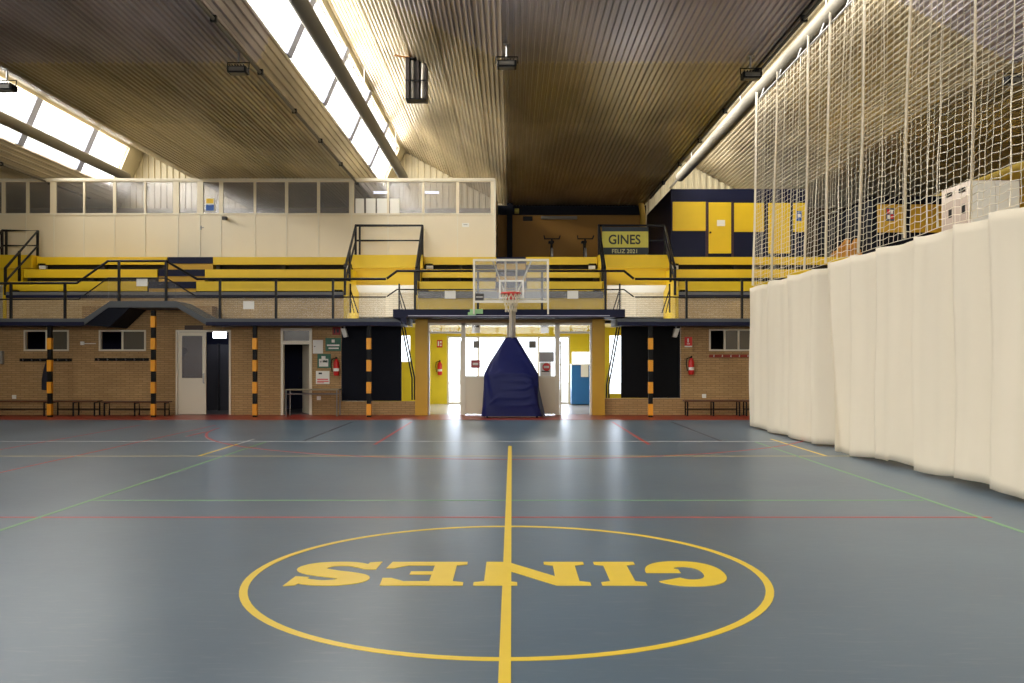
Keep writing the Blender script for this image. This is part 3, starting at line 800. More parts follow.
flat_sign('emergency_sign', 325.5, 341, 338, 351, D1, green, 'green sign with white emblem and two text lines beside the navy panels', marks=((.4,.6,.12,.35,paper),(.1,.9,.5,.62,paper),(.2,.85,.74,.84,paper)))
flat_sign('wall_poster', 317.5, 331, 354, 368, D1, green, 'dark green framed poster with white cloud shapes by the extinguisher', 'poster', marks=((.12,.8,.35,.9,paper),(.3,.6,.15,.35,paper),(.4,.75,.45,.6,green),(.2,.3,.5,.6,green)))
flat_sign('wall_poster', 316, 329.5, 371, 384, D1, paper, 'white poster with red lines below the green framed poster', 'poster', marks=((.2,.45,.12,.25,blk),(.1,.9,.6,.68,redp),(.1,.95,.75,.83,redp),(.1,.6,.88,.93,redp)))
flat_sign('window_notice', 471, 480, 360, 368, 24.26, mat('dull_red', L(170,60,66),.5), 'red rectangular notice on the left entrance pane', 'notice', marks=((.2,.8,.35,.65,paper),))
flat_sign('window_notice', 473.5, 479.5, 341, 348, 24.26, greymat, 'grey square notice on the left entrance pane', 'notice')
flat_sign('window_notice', 529, 536, 341, 348, 24.26, greymat, 'grey square notice on the right entrance pane', 'notice')
flat_sign('window_notice', 539.5, 554, 352, 362, 24.26, mat('pale_grey_card', L(176,174,176),.6), 'pale grey card on the right entrance pane', 'notice')
t = flat_sign('window_notice', 540, 551, 362.2, 376, 24.255, paper, 'white notice with a red round emblem on the right entrance pane', 'notice', marks=((.15,.85,.62,.7,blk),))
q = MB(); xx, zz = X(546.5, 24.23), Z(367, 24.23); q.prism([(xx+.11*math.cos(a*math.pi/10), zz+.11*math.sin(a*math.pi/10)) for a in range(20)], 'y', 24.232, 24.240); q.build('round_emblem', redp, t)
q = MB(); q.box(xx-.075, xx+.075, 24.226, 24.232, zz-.03, zz+.03); q.build('mark', paper, t)
# emergency luminaires on the entrance lintel
for px in (476, 544.5):
    t = thing('emergency_light', 'white emergency light inside above the %s entrance pane' % ('left' if px < 500 else 'right'), 'light', (X(px, 24.6), 24.6, Z(331, 24.6)), 'emergency lights over the entrance')
    q = MB(); q.box(X(px-4, 24.6), X(px+4, 24.6), 24.5, 24.6, Z(333, 24.6), Z(325, 24.6), .01); q.build('housing', white, t)
    q = MB(); q.box(X(px-3.5, 24.6), X(px+3.5, 24.6), 24.49, 24.5, Z(327.5, 24.6), Z(325.5, 24.6)); q.tube([(X(px, 24.6), 24.55, Z(325, 24.6)), (X(px, 24.6), 24.55, 2.62)], .01, 6); q.build('strip', darkgrey, t)

# security spot housings on the gallery soffit
for px, pl in ((344.5, 'left'), (676, 'right')):
    x, y = X(px, 23.9), 23.9
    t = thing('wall_speaker', 'small white tilted speaker under the gallery at the %s dark panels' % pl, 'speaker', (x, y, Z(333, y)), 'small white speakers under the gallery')
    q = MB(); q.prism([(x-.09, 2.36), (x+.03, 2.36), (x+.09, 2.14), (x-.01, 2.12)] if px < 500 else [(x+.09, 2.36), (x-.04, 2.36), (x-.09, 2.14), (x+.01, 2.12)], 'y', y-.08, y+.1); q.build('housing', white, t)
    q = MB(); q.box(x-.02, x+.02, y-.01, y+.03, 2.34, 2.425); q.build('bracket', steel, t)

# grey box and sockets
q = MB(); q.box(X(-3, D1), X(4.5, D1), D1-.12, D1, Z(364, D1), Z(351, D1), .01); tag(q.build('junction_box', mat('grey_box', L(150,146,136), .5)), 'grey junction box on the brick at the far left edge', 'box')
q = MB(); q.box(X(81, D1), X(84.5, D1), D1-.04, D1, Z(345, D1), Z(341.5, D1)); q.box(X(84.5, D1), X(96, D1), D1-.02, D1, Z(344, D1), Z(343.2, D1)); tag(q.build('door_bell', white), 'small white fitting with a cable between the two left windows', 'fitting')
for px, py, pl in ((14.5, 397, 'above the leftmost bench'), (319, 398, 'below the steel frame table'), (704, 396, 'above the bench on the right')):
    q = MB(); q.box(X(px-2, D1), X(px+2, D1), D1-.03, D1, Z(py+2, D1), Z(py-2, D1), .006); tag(q.build('wall_socket', white), 'small white socket on the brick '+pl, 'socket', 'white wall sockets')

# benches along the wall
def bench(px0, px1, py, lab, d=23.95, nl=3):
    x0, x1, z = X(px0, d), X(px1, d), Z(py, d)
    t = thing('wooden_bench', lab, 'bench', ((x0+x1)/2, d, .004), 'long benches along the brick walls')
    q = MB(); q.box(x0, x1, d-.17, d-.01, z-.04, z, .006); q.box(x0, x1, d+.01, d+.17, z-.04, z, .006); q.build('seat', brownm, t)
    for i in range(nl):
        xx = x0+.08+(x1-x0-.16)*i/(nl-1)
        q = MB(); q.tube([(xx, d-.15, .004), (xx, d-.15, z-.055), (xx, d+.15, z-.055), (xx, d+.15, .004)], .022, 6); q.build('leg', black, t)
    q = MB(); q.tube([(x0+.08, d+.15, .17), (x1-.08, d+.15, .17)], .016, 6); q.build('stretcher', black, t)
bench(-60, 50, 400.5, 'long brown bench at the far left below the leftmost window')
bench(52, 100, 400.5, 'brown bench between the two striped columns at left')
bench(104, 170, 401, 'brown bench beside the half-open cream door')
bench(683.5, 741, 400, 'brown bench with black frame on the right below the coat rack')
bench(742, 815, 400, 'brown bench partly hidden by the curtain edge')
# clothes hung by first column
q = MB(); xx = X(46.5, 24.15)
q.tube([(xx, D1-.13, Z(361, 24.15)), (xx, 24.13, Z(370, 24.15)), (xx-.02, 24.14, Z(380, 24.15)), (xx-.03, 24.14, Z(390, 24.15))], .1, 10, radii=[.02, .07, .10, .09])
tag(q.build('hanging_jacket', mat('dark_cloth', L(34, 38, 52), .9, bump=.4, scale=12), smooth=True), 'dark jacket hanging on the coat rack behind the leftmost striped column', 'jacket')
# steel frame table in front of door 2
x0, x1, d, z = X(288.5, 23.9), X(339.5, 23.9), 23.85, Z(389, 23.85)
t = thing('frame_table', 'thin steel tube table in front of the narrow door', 'table', ((x0+x1)/2, d, .004))
q = MB(); q.box(x0-.03, x1+.03, d-.25, d+.25, z-.03, z, .006); q.build('tabletop', mat('pale_table', L(140, 130, 104), .5), t)
for xx in (x0, x1-.02):
    for yy in (d-.22, d+.22):
        q = MB(); q.tube([(xx, yy, .004), (xx, yy, z-.03)], .016, 8); q.build('leg', steel, t)
q = MB(); q.tube([(x0, d-.22, z-.13), (x1-.02, d-.22, z-.13)], .014, 6); q.tube([(x0, d+.22, z-.13), (x1-.02, d+.22, z-.13)], .014, 6); q.build('apron_rail', steel, t)

# stair handrails behind the slits beside the entrance
for s, pts, lab in ((-1, [(404, 324), (414.5, 378), (414.5, 400)], 'black stair handrail in the gap left of the entrance pillar'), (1, [(618, 322), (606.5, 385), (606.5, 398)], 'black stair handrail in the gap right of the entrance pillar')):
    t = None
    for off in (0, 2.4):
        q = MB(); d = 25.0
        q.tube([P(a-s*off*(-1 if i < 9 else 1), b, d) for i, (a, b) in enumerate(pts)], .022, 8)
        if t is None: t = tag(q.build('stair_handrail', railm), lab, 'handrail', 'stair handrails beside the entrance')
        else: q.build('second_rail', railm, t)

# ================================================================ gallery walkway
DE = 23.2; DW = 24.7
kerbtop = 2.60
xb0, xb1, xb2, xb3 = X(84, DE), X(110, DE), X(175, DE), X(206, DE)
xc0, xc1 = X(393, DE), X(625, DE)
zbr = Z(301, DE)
th = .17
deckm = mat('gallery_deck_grey', L(78, 82, 86), .6, var=.1)
q = MB(); q.prism([(X(84, DE), Z(325, DE)), (X(110, DE), Z(306, DE)), (X(131, DE), Z(306, DE)), (X(109, DE), Z(327, DE))], 'y', DE+.02, D1-.01); S(q.build('trim_stair_soffit', darknavy))
q = MB(); q.box(X(82, D1), X(212, D1), D1, D1+.3, 2.42, 3.0); q.box(X(82, D1), X(212, D1), D1+.3, DW, 2.9, 3.0); S(q.build('wall_under_bridge', brickm))
q = MB()
q.box(-19.1, xb0, DE, DW, kerbtop-th, kerbtop)
q.prism([(xb0, kerbtop-th), (xb0, kerbtop), (xb1, zbr), (xb2, zbr), (xb3, kerbtop), (xb3, kerbtop-th), (xb2+.05, zbr-th), (xb1-.05, zbr-th)], 'y', DE, D1)
q.box(xb3, xc0+.2, DE, DW, kerbtop-th, kerbtop)
fw = S(q.build('floor_gallery_walkway_left', deckm))
q = MB(); q.box(xc0, xc1, DE-.02, DW, kerbtop+.03, 2.84); q.prism([(xc0, kerbtop+.03), (xc0+.35, kerbtop+.03), (xc0+.35, kerbtop-th)], 'y', DE, DW)
S(q.build('floor_gallery_walkway_centre', navy))
q = MB(); q.box(xc1-.2, 14.2, DE, DW, kerbtop-th, kerbtop); S(q.build('floor_gallery_walkway_right', deckm))
for a, b, nm in ((-19.1, xb0, 'far_left'), (xb3, xc0+.2, 'left'), (xc1-.2, 14.2, 'right')):
    q = MB(); q.box(a, b, DE-.012, DE, kerbtop-th-.02, kerbtop-.09); S(q.build('trim_walkway_fascia_'+nm, navy))
# thin pale light strip under centre edge
q = MB(); q.box(xc0+.4, xc1-.4, DE-.03, DE, 2.66, 2.68); S(q.build('trim_walkway_edge', mat('pale_edge', L(190, 190, 205), .4)))
# brick steps up to the raised bridge
q = MB()
for i in range(3):
    xs = xb0-.1+.22*i
    q.box(xs, xb1-.02*i, DW-.35, DW-.05, kerbtop-.02, kerbtop+.14*(i+1))
S(q.build('trim_brick_steps', mat('step_render', L(176, 156, 112), .8)))

# gallery floor behind (ceiling of the rooms)
q = MB(); q.box(-19.1, -4.8, DW, 27.8, 2.42, 2.58); q.box(4.8, 14.2, DW, 27.8, 2.42, 2.58); q.box(-2.72, 2.65, DW, 26.7, 2.705, 2.80); q.box(-4.8, 4.8, 26.6, 26.75, 2.705, 2.80); S(q.build('floor_gallery_inner', concrete))

# ================================================================ terrace: front wall, tiers, vomitories
ZK = 3.24
vom = [(-16.0, -14.1), (-4.7, -2.62), (2.55, 4.65)]
banks = [(-19.1, -16.0, brickup), (-14.1, -4.7, brickup), (-2.62, 2.55, yellow), (4.65, 14.2, brickup)]
names = ['far_left', 'left', 'centre', 'right']
tierm = mat('tier_riser_dark', L(58, 50, 40), .8, var=.1)
rows = [(24.8, 3.71, 3.42), (25.5, 4.12, 3.86), (26.2, 4.56, 4.31)]
for (x0, x1, mm), nm in zip(banks, names):
    q = MB(); q.box(x0, x1, DW, DW+.2, 2.58 if nm != 'centre' else 2.7, ZK); S(q.build('wall_terrace_front_'+nm, mm))
    q = MB(); q.box(x0, x1, DW-.06, DW+.25, ZK, ZK+.08); S(q.build('trim_terrace_coping_'+nm, navy if nm != 'centre' else kerbm))
    q = MB(); q.box(x0, x1, DW, 25.12, ZK+.08, 3.30); q.box(x0, x1, DW-.03, DW+.04, ZK+.08, ZK+.17); S(q.build('trim_terrace_kerb_'+nm, kerbm))
    q = MB()
    q.box(x0, x1, 25.12, 25.85, ZK-.3, 3.62); q.box(x0, x1, 25.85, 26.55, ZK-.3, 4.03); q.box(x0, x1, 26.55, 26.75, ZK-.3, 4.43)
    S(q.build('floor_terrace_'+nm, tierm))
q = MB(); q.box(-19.1, 14.2, 26.6, YF, 4.30, 4.45); S(q.build('floor_upper_gallery', concrete))
q = MB(); q.box(-19.1, 14.2, 30.56, YF, 2.7, 4.3); S(q.build('wall_below_upper_gallery', darkin))

segs_ = [(-14.07, -10.22, 'left of the navy steps', 0), (-8.85, -4.72, 'between the navy steps and the left rail', 0), (-2.60, -.47, 'left of the aisle behind the hoop', 0), (.42, 2.53, 'right of the aisle behind the hoop', 0), (4.67, 14.1, 'on the right, running behind the netting', 0)]
rn = ['front', 'middle', 'top']
for (x0, x1, pl, _) in segs_:
    for r, (yf, zt_, zb_) in enumerate(rows):
        t = thing('bleacher_bench', '%s row yellow bleacher bench %s' % (rn[r], pl), 'bleacher bench', ((x0+x1)/2, yf, zb_), 'yellow bleacher benches')
        q = MB(); q.box(x0, x1, yf, yf+.06, zb_+.02, zt_, .006); q.box(x0, x1, yf+.06, yf+.45, zt_-.07, zt_, .006); q.build('seat_board', yellow, t)
        n = max(2, int((x1-x0)/1.6))
        zs = [3.30, 3.62, 4.03][r]
        for i in range(n+1):
            xx = x0+.12+(x1-x0-.24)*i/n
            q = MB(); q.box(xx-.05, xx+.05, yf+.07, yf+.31, zs, zt_-.07); q.build('support', tierm, t)
        for xx, cond in ((x0, pl.startswith('left of the navy') or pl.startswith('on the right')), (x1, 'left rail' in pl), (x1, 'right of the aisle' in pl), (x0, 'left of the aisle' in pl)):
            if cond and r != 1:
                q = MB(); s = 1 if xx == x0 else -1; xx += s*.24
                q.box(xx+s*.02, xx-s*.18, yf+.02, yf+.12, zb_-.10, zb_+.0); q.build('end_bracket', white, t)
                q = MB(); q.box(xx+s*.03, xx-s*.22, yf+.0, yf+.12, zb_+.0, zb_+.07, .01); q.build('bracket_cap', black, t)

# aisle steps: navy nosing on yellow blocks
for x0, x1, pl in ((-10.2, -8.87, 'left bank'), (-.45, .40, 'centre bank')):
    q = MB()
    st = [(24.9, 3.48, 3.68), (25.2, 3.68, 3.88), (25.6, 3.9, 4.09), (25.9, 4.09, 4.25), (26.3, 4.28, 4.47)]
    st = [(24.85, 3.71), (25.55, 4.12), (26.25, 4.56)]
    q.cur = 0
    for y, z in st: q.box(x0, x1, y, y+.75, ZK+.05, z-.19)
    q.cur = 1
    for y, z in st: q.box(x0, x1, y-.03, y+.75, z-.19, z)
    S(q.build('trim_aisle_steps_'+pl.replace(' ', '_'), [ochre, navy]))

# vomitories
for i, (x0, x1) in enumerate(vom):
    nm = ['far_left', 'left', 'right'][i]
    q = MB(); q.box(x0, x1, 26.0, 26.6, 4.22, 4.60); q.box(x0, x1, 26.15, 26.4, 3.70, 4.22)
    S(q.build('wall_opening_parapet_'+nm, yellow))
    q = MB(); q.prism([(26.1, 3.70), (26.7, 3.50), (26.7, 3.72), (26.1, 3.72)], 'x', x0, x1); S(q.build('ceiling_opening_'+nm, white))
    q = MB(); q.box(x0, x1, 26.6, 26.75, 2.6, 4.3); S(q.build('wall_opening_back_'+nm, brickw))
    x0 -= 0; prof = [(DW-.02, 2.62), (DW-.02, 3.55), (DW+.1, 3.72), (25.5, 3.76), (25.5, 4.12), (26.2, 4.14), (26.2, 4.5), (26.6, 4.5), (26.6, 2.62)]
    q = MB(); q.prism(prof, 'x', x0+.005, x0+.10); q.prism(prof, 'x', x1-.10, x1-.005); S(q.build('wall_opening_sides_'+nm, yellow))
    if i:  continue
    # deck inside
q = MB(); q.box(-16, -14.1, DW, 26.7, 2.42, 2.6); S(q.build('floor_opening_far_left', concrete))

def u_rail(x0, x1, lab, pt=226):
    zt_, zm = Z(pt, 26.5), Z(pt+15, 26.5)
    t = thing('guard_rail', lab, 'guard rail', ((x0+x1)/2, 26.4, 4.5), 'black guard rails around the stair openings')
    r = .042
    q = MB()
    q.tube([(x0, DW, 4.07), (x0, 26.4, zt_), (x1, 26.4, zt_), (x1, DW, 4.07)], r, 8); q.build('top_rail', railm, t)
    q = MB(); q.tube([(x0, DW, 3.70), (x0, 26.4, zm), (x1, 26.4, zm), (x1, DW, 3.70)], r*.8, 8); q.build('middle_rail', railm, t)
    for xx in (x0, x1):
        for yy, za, zb_ in ((DW, 3.32, 4.07), (25.4, 3.74, 4.64), (26.38, 4.48, zt_)):
            q = MB(); q.box(xx-.03, xx+.03, yy-.03, yy+.03, za, zb_); q.build('post', railm, t)
    q = MB(); xx = x0+.12; q.box(xx-.025, xx+.025, 26.36, 26.42, 4.6, zt_); q.build('post', railm, t)
    return t
u_rail(-15.2, -14.14, 'black guard rail around the stair opening at the far left edge', 231)
u_rail(-4.66, -2.67, 'black guard rail around the stair opening left of the hoop')
u_rail(2.59, 4.55, 'black guard rail around the stair opening with the banner')
# inner stair rails rising in the openings at deck level
for x0, s, pl in ((X(350, 24.9), 1, 'left opening, left side'), (X(399, 24.9), 1, 'left opening, right side'), (X(620, 24.9), -1, 'right opening, left side'), (X(670, 24.9), -1, 'right opening, right side')):
    q = MB(); y = 24.95
    q.tube([(x0, y, 2.84), (x0, y, 3.66)], .025, 8)
    q.tube([(x0, y, 3.5), (x0+s*.2, y+.1, 2.84)], .018, 6); q.tube([(x0, y, 3.3), (x0+s*.1, y+.05, 2.84)], .014, 6)
    tag(q.build('stair_newel', railm), 'black newel post with slanting stair rails, '+pl, 'post', 'newel posts in the stair openings')

# walkway railing
def railing(name_lab, path, low, posts, panels, d=DE+.06, deck=None):
    xs = [X(a, d) for a, b in path]
    t = thing('walkway_railing', name_lab, 'railing', (sum(xs)/len(xs), d, deck), 'railings along the gallery walkway')
    q = MB(); q.tube([P(a, b, d) for a, b in path], .033, 8); q.build('top_rail', railm, t)
    q = MB(); q.tube([P(a, b, d) for a, b in low], .018, 8); q.build('lower_rail', railm, t)
    for px, top, bot in posts:
        q = MB(); x = X(px, d); q.box(x-.028, x+.028, d-.03, d+.03, bot, Z(top, d)); q.build('post', railm, t)
    for poly in panels:
        q = MB(); q.prism([(X(a, d), Z(b, d)) for a, b in poly], 'y', d+.035, d+.043); q.build('clear_panel', acrylic, t)
    return t
railing('left gallery railing rising over the raised bridge',
        [(-120, 284), (77, 283), (108, 261), (166, 261), (197, 279), (386.1, 279)],
        [(-120, 300), (79, 299), (108, 278), (166, 278), (197, 297), (386.1, 297)],
        [(-42, 284, 2.6), (11, 283, 2.6), (65, 283, 2.6), (119, 261, zbr-.01), (166, 261, zbr-.01), (220, 279, 2.6), (276, 279, 2.6), (333, 279, 2.6)],
        [[(-120, 318.5), (83, 318.5), (108, 301), (108, 278), (79, 299), (-120, 300)], [(108, 301), (175, 301), (175, 283), (166, 278), (108, 278)], [(175, 301), (206, 318.5), (385, 318.5), (385, 297), (197, 297), (175, 283)]], deck=2.6)
railing('centre gallery railing behind the backboard',
        [(386.8, 278.6), (397, 271), (624, 271), (633.8, 278.8)], [(386.8, 296.6), (397, 289.5), (624, 289.5), (633.8, 296.8)],
        [(415, 271, 2.84), (478, 271, 2.84), (542, 271, 2.84), (605.5, 271, 2.84)],
        [[(398, 309), (622, 309), (622, 289.5), (398, 289.5)]], deck=2.84)
railing('right gallery railing running behind the curtain',
        [(635, 279), (1040, 279)], [(635, 297), (1040, 297)],
        [(686.5, 279, 2.6), (742, 279, 2.6), (798, 279, 2.6), (853, 279, 2.6), (909, 279, 2.6), (965, 279, 2.6), (1020, 279, 2.6)],
        [[(636, 318.5), (1040, 318.5), (1040, 297), (636, 297)]], deck=2.6)
# papers stuck on the clear panels
for px, py, pl in ((141, 282, 'raised bridge'), (248, 305, 'left gallery'), (450, 294.5, 'gallery left of the hoop'), (573, 294.5, 'gallery right of the hoop')):
    d = DE+.02
    q = MB(); q.box(X(px-5.5, d), X(px+5.5, d), d+.06, d+.066, Z(py+4, d), Z(py-4, d), .0)
    tag(q.build('notice_sheet', paper), 'small white notice stuck on the clear panel of the '+pl, 'notice', 'notices on the railing')
# green sticker strip on walkway edge left under the backboard
q = MB(); q.box(X(470, DE), X(483, DE), DE-.06, DE-.03, 2.72, 2.84, .01); q.box(X(468, DE), X(476, DE), DE-.07, DE-.04, 2.68, 2.76, .01)
tag(q.build('edge_sticker', mat('pale_green', L(150, 196, 140), .6)), 'pale green sticker on the navy walkway edge under the backboard', 'sticker')

# ================================================================ left glazed partition on the terrace
DP = 26.7
ptop = EYE+5.46; wz0, wz1 = EYE+4.43, EYE+5.37; pbot = 4.43
pw = [(5,26),(29,50),(56,83),(85,113),(116,144),(146,173),(179,197),(203,219),(223,253.5),(256,285),(288,317),(320,349),(354,387),(389,422),(424.5,456),(459,490.5)]
holes = [(X(a, DP), X(b, DP), wz0, wz1) for a, b in pw] + [(-19.0, -17.2, wz0, wz1), (-17.1, -15.4, wz0, wz1)]
pxr = X(495.5, DP)
q = MB(); wall_holes(q, -19.1, pxr, pbot, ptop, DP, DP+.08, holes)
S(q.build('wall_partition', cream))
q = MB(); q.box(pxr-.08, pxr, DP+.08, YF-.1, pbot, ptop); S(q.build('wall_partition_side', cream))
# slim cover strips between panels
q = MB()
for p in (26, 54, 84, 114.5, 145, 178, 200, 221, 255, 286.5, 318.5, 351.5, 388, 423, 457.5):
    q.box(X(p, DP)-.015, X(p, DP)+.015, DP-.012, DP, pbot, wz0)
q.box(-19.1, pxr, DP-.03, DP, ptop-.06, ptop+.02); q.box(-19.1, pxr, DP-.025, DP, wz0-.05, wz0-.01)
q.box(pxr-.05, pxr+.01, DP-.03, DP, pbot, ptop); q.box(X(351.5, DP)-.04, X(351.5, DP)+.04, DP-.025, DP, wz0, ptop)
S(q.build('trim_partition', creamf))
for i, h in enumerate(holes):
    q = MB(); q.box(h[0], h[1], DP+.03, DP+.038, h[2], h[3]); S(q.build('window_%d' % (8+i), dimglass))
q = MB(); x = X(201, DP); q.tube([(x, DP, 5.5), (x, DP-.05, 5.5), (x+.1, DP-.05, 5.5)], .012, 6); q.box(x-.02, x+.02, DP-.01, DP, 5.44, 5.56)
S(q.build('door_4', steel))
flat_sign('wall_poster', 205.5, 214.5, 198, 211.5, DP, paper, 'small yellow and blue poster on the partition door window', 'poster', marks=((.1,.9,.05,.4,ywp),(.05,.95,.5,.95,blup),(.3,.7,.45,.55,paper)))
flat_sign('wall_notice', 462, 469, 223, 227, DP, paper, 'tiny white notice on the right end of the cream partition', 'notice', marks=((.2,.8,.4,.5,blk),))
# small camera on the partition
x, z = X(226.5, DP), Z(219, DP)
t = thing('security_camera', 'small dark camera on the cream partition under its windows', 'camera', (x, DP-.1, z))
q = MB(); q.tube([(x, DP, z), (x, DP-.08, z+.02)], .02, 8); q.build('mount', greymat, t)
q = MB(); q.box(x-.08, x+.06, DP-.2, DP-.06, z-.05, z+.05, .015); q.build('housing', darkgrey, t)
# white folders on the sill inside
for i, (a, b) in enumerate(((355.5, 364), (366, 375.5), (377, 387.5), (390, 399.5))):
    d = DP+.006
    q = MB(); q.box(X(a, d), X(b, d), d, d+.018, wz0, Z(198.5, d), .002)
    tag(q.build('white_card', paper), 'white card in the partition window above the guard rail, %s of four' % ['leftmost', 'second from left', 'third from left', 'rightmost'][i], 'card', 'white cards in the partition window')
# lamps in the room behind
for px in (380, 432):
    d = 29.5
    q = MB(); q.box(X(px-7, d), X(px+7, d), d-.05, d+.05, Z(193.5, d), Z(191.5, d))
    tag(q.build('tube_lamp', emit('tube_glow', (.75, .8, 1, 1), 2.5)), 'thin lit tube lamp behind the %s partition glass' % ('white cards\'' if px < 400 else 'second from right'), 'lamp', 'tube lamps behind the partition')
    tl = bpy.data.objects['tube_lamp' if px < 400 else 'tube_lamp.001']; q = MB(); q.tube([(X(px, d), d+.05, Z(192.5, d)), (X(px, d), YF-.06, Z(192.5, d))], .01, 6); q.build('suspension_rod', darkgrey, tl)
q = MB(); q.box(-19.0, pxr-.1, YF-.3, YF-.2, pbot, ZV-.1); S(q.build('wall_behind_partition', greymat))

# ================================================================ centre recess
q = MB(); q.box(pxr, 4.75, YF-.35, YF-.2, 4.45, ZV-.35); S(q.build('wall_recess_far', mat('mustard_wall', L(150, 106, 24), .6)))
q = MB(); q.box(pxr, 4.75, YF-.45, YF-.1, ZV-.35, ZV-.02); S(q.build('trim_recess_beam', darknavy))
q = MB(); q.box(X(507, 31), X(512.5, 31), 30.9, 31.2, 4.45, ZV-.02); S(q.build('trim_recess_column', darknavy))
def bike(px, lab):
    d = 28.0; x = X(px, d); z = 4.45
    t = thing('exercise_bike', lab, 'exercise bike', (x, d, z), 'exercise bikes on the upper gallery')
    q = MB(); q.box(x-.25, x+.25, d-.45, d-.38, z, z+.06, .01); q.box(x-.22, x+.22, d+.42, d+.49, z, z+.06, .01); q.box(x-.03, x+.03, d-.4, d+.45, z+.05, z+.12); q.tube([(x, d-.1, z+.1), (x, d-.22, z+.85)], .03, 8); q.tube([(x, d+.1, z+.1), (x, d+.25, z+.78)], .03, 8); q.build('frame', black, t)
    q = MB(); q.tube([(x-.25, d-.42, z+.93), (x-.23, d-.25, z+.86), (x+.23, d-.25, z+.86), (x+.25, d-.42, z+.93)], .02, 8); q.build('handlebar', black, t)
    q = MB(); q.tube([(x-.03, d-.3, z+.35), (x+.03, d-.3, z+.35)], .22, 20); q.build('flywheel', steel, t)
    q = MB(); q.tube([(x-.16, d-.02, z+.25), (x+.16, d+.05, z+.3)], .025, 8); q.box(x-.22, x-.12, d-.1, d+.05, z+.22, z+.25); q.box(x+.12, x+.22, d, d+.14, z+.29, z+.32); q.build('pedals', black, t)
    q = MB(); q.box(x-.09, x+.09, d+.14, d+.4, z+.78, z+.86, .03); q.build('saddle', black, t)
bike(551.5, 'dark exercise bike on the upper gallery right of the hoop, left one')
bike(584.5, 'dark exercise bike on the upper gallery beside the banner rail')
d = YF-.35
q = MB(); q.box(X(541, d), X(577, d), d-.12, d, Z(219.5, d), Z(216.5, d), .01); tag(q.build('tube_lamp', greymat), 'long grey unlit tube lamp on the mustard recess wall', 'lamp')
q = MB(); q.box(X(523, d), X(532.5, d), d-.05, d, Z(221, d), Z(216.5, d), .01); tag(q.build('wall_plate', black), 'small black plate on the mustard recess wall', 'sign')
q = MB(); q.tube([P(514.5, 211, d-.3), P(519, 211, d-.3)], .09, 14); tag(q.build('wall_lamp', mat('olive_lamp', L(150, 140, 60), .5), smooth=True), 'small olive round lamp at the left end of the recess beam', 'lamp')
q = MB(); q.tube([P(641, 203, 30.9), P(642, 209, 30.9), P(642.5, 213, 30.9), P(643, 215, 30.9), P(643, 254, 30.9)], .10, 12); tag(q.build('duct_elbow', mat('yellow_duct', L(196, 160, 60), .5), smooth=True), 'yellow duct elbow at the right end of the recess beam', 'duct')

# banner on the right guard rail
d = 26.33
x0, x1 = X(602, d), X(648.5, d); zt_, zb_ = Z(227, d), Z(254.5, d)
t = thing('banner', 'banner reading GINES hanging on the guard rail of the right stair opening', 'banner', ((x0+x1)/2, d, zb_))
za, zb2 = Z(231.5, d), Z(247.5, d)
q = MB(); q.box(x0, x1, d-.006, d, zb_, zt_); q.build('cloth', mat('banner_navy', L(40, 50, 62), .7), t)
q = MB(); q.box(x0+.005, x1-.005, d-.010, d-.006, zb2, za); q.build('yellow_band', mat('banner_olive_yellow', L(196, 190, 88), .7), t)
text_mesh('GINES', 1, X(624.5, d), d-.012, Z(239.5, d), width=X(640.5, d)-X(608.5, d), height=.29, bold=.02).build('lettering', mat('banner_ink', L(50, 54, 50), .7), t)
text_mesh('FELIZ 2021', 1, X(624.5, d), d-.012, Z(251.2, d), width=X(637, d)-X(612, d), height=.12, bold=.01).build('small_lettering', mat('banner_pale', L(190, 190, 150), .7), t)

# ================================================================ right office box (navy and yellow)
q = MB(); xb = X(671, DP)
bt = Z(189, DP)
q.box(xb, X(806, DP), DP, DP+.1, 4.45, bt); q.box(xb, xb+.1, DP+.1, YF-.3, 4.45, bt); q.box(xb, X(806, DP), DP+.1, YF-.3, bt-.1, bt); q.box(X(806, DP)-.1, X(806, DP), DP+.1, YF-.3, 4.45, bt-.1)
S(q.build('wall_office', navy))
def ypanel(a, b, c_, e, nm): 
    q = MB(); q.box(X(a, DP), X(b, DP), DP-.03, DP, Z(e, DP), Z(c_, DP), .008); return S(q.build(nm, yellow))
ypanel(672.5, 705.5, 202, 231, 'trim_office_panel'); dd = ypanel(708.5, 731, 202.5, 253.5, 'door_5'); ypanel(734, 764, 203, 232, 'trim_office_panel'); ypanel(768, 790, 203, 253.5, 'door_6'); ypanel(793, 805, 203, 232, 'trim_office_panel')
q = MB(); q.tube([(X(710, DP), DP-.03, 5.35), (X(710, DP), DP-.07, 5.35)], .03, 8); q.build('door_knob', black, dd)
q = MB(); q.box(X(705.5, DP), X(708, DP), DP-.02, DP, 4.45, Z(202, DP)); q.box(X(731.5, DP), X(733.5, DP), DP-.02, DP, 4.45, Z(202, DP)); S(q.build('trim_office_door_frame', mat('purple_frame', L(60, 34, 44), .5)))
flat_sign('wall_notice', 717, 725, 220, 226, DP-.03, paper, 'white notice on the yellow office door', 'notice')
flat_sign('wall_poster', 796.5, 801.5, 211, 221, DP-.03, blup, 'small blue poster on the yellow office panel behind the netting', 'poster', marks=((.2,.8,.3,.6,paper),))
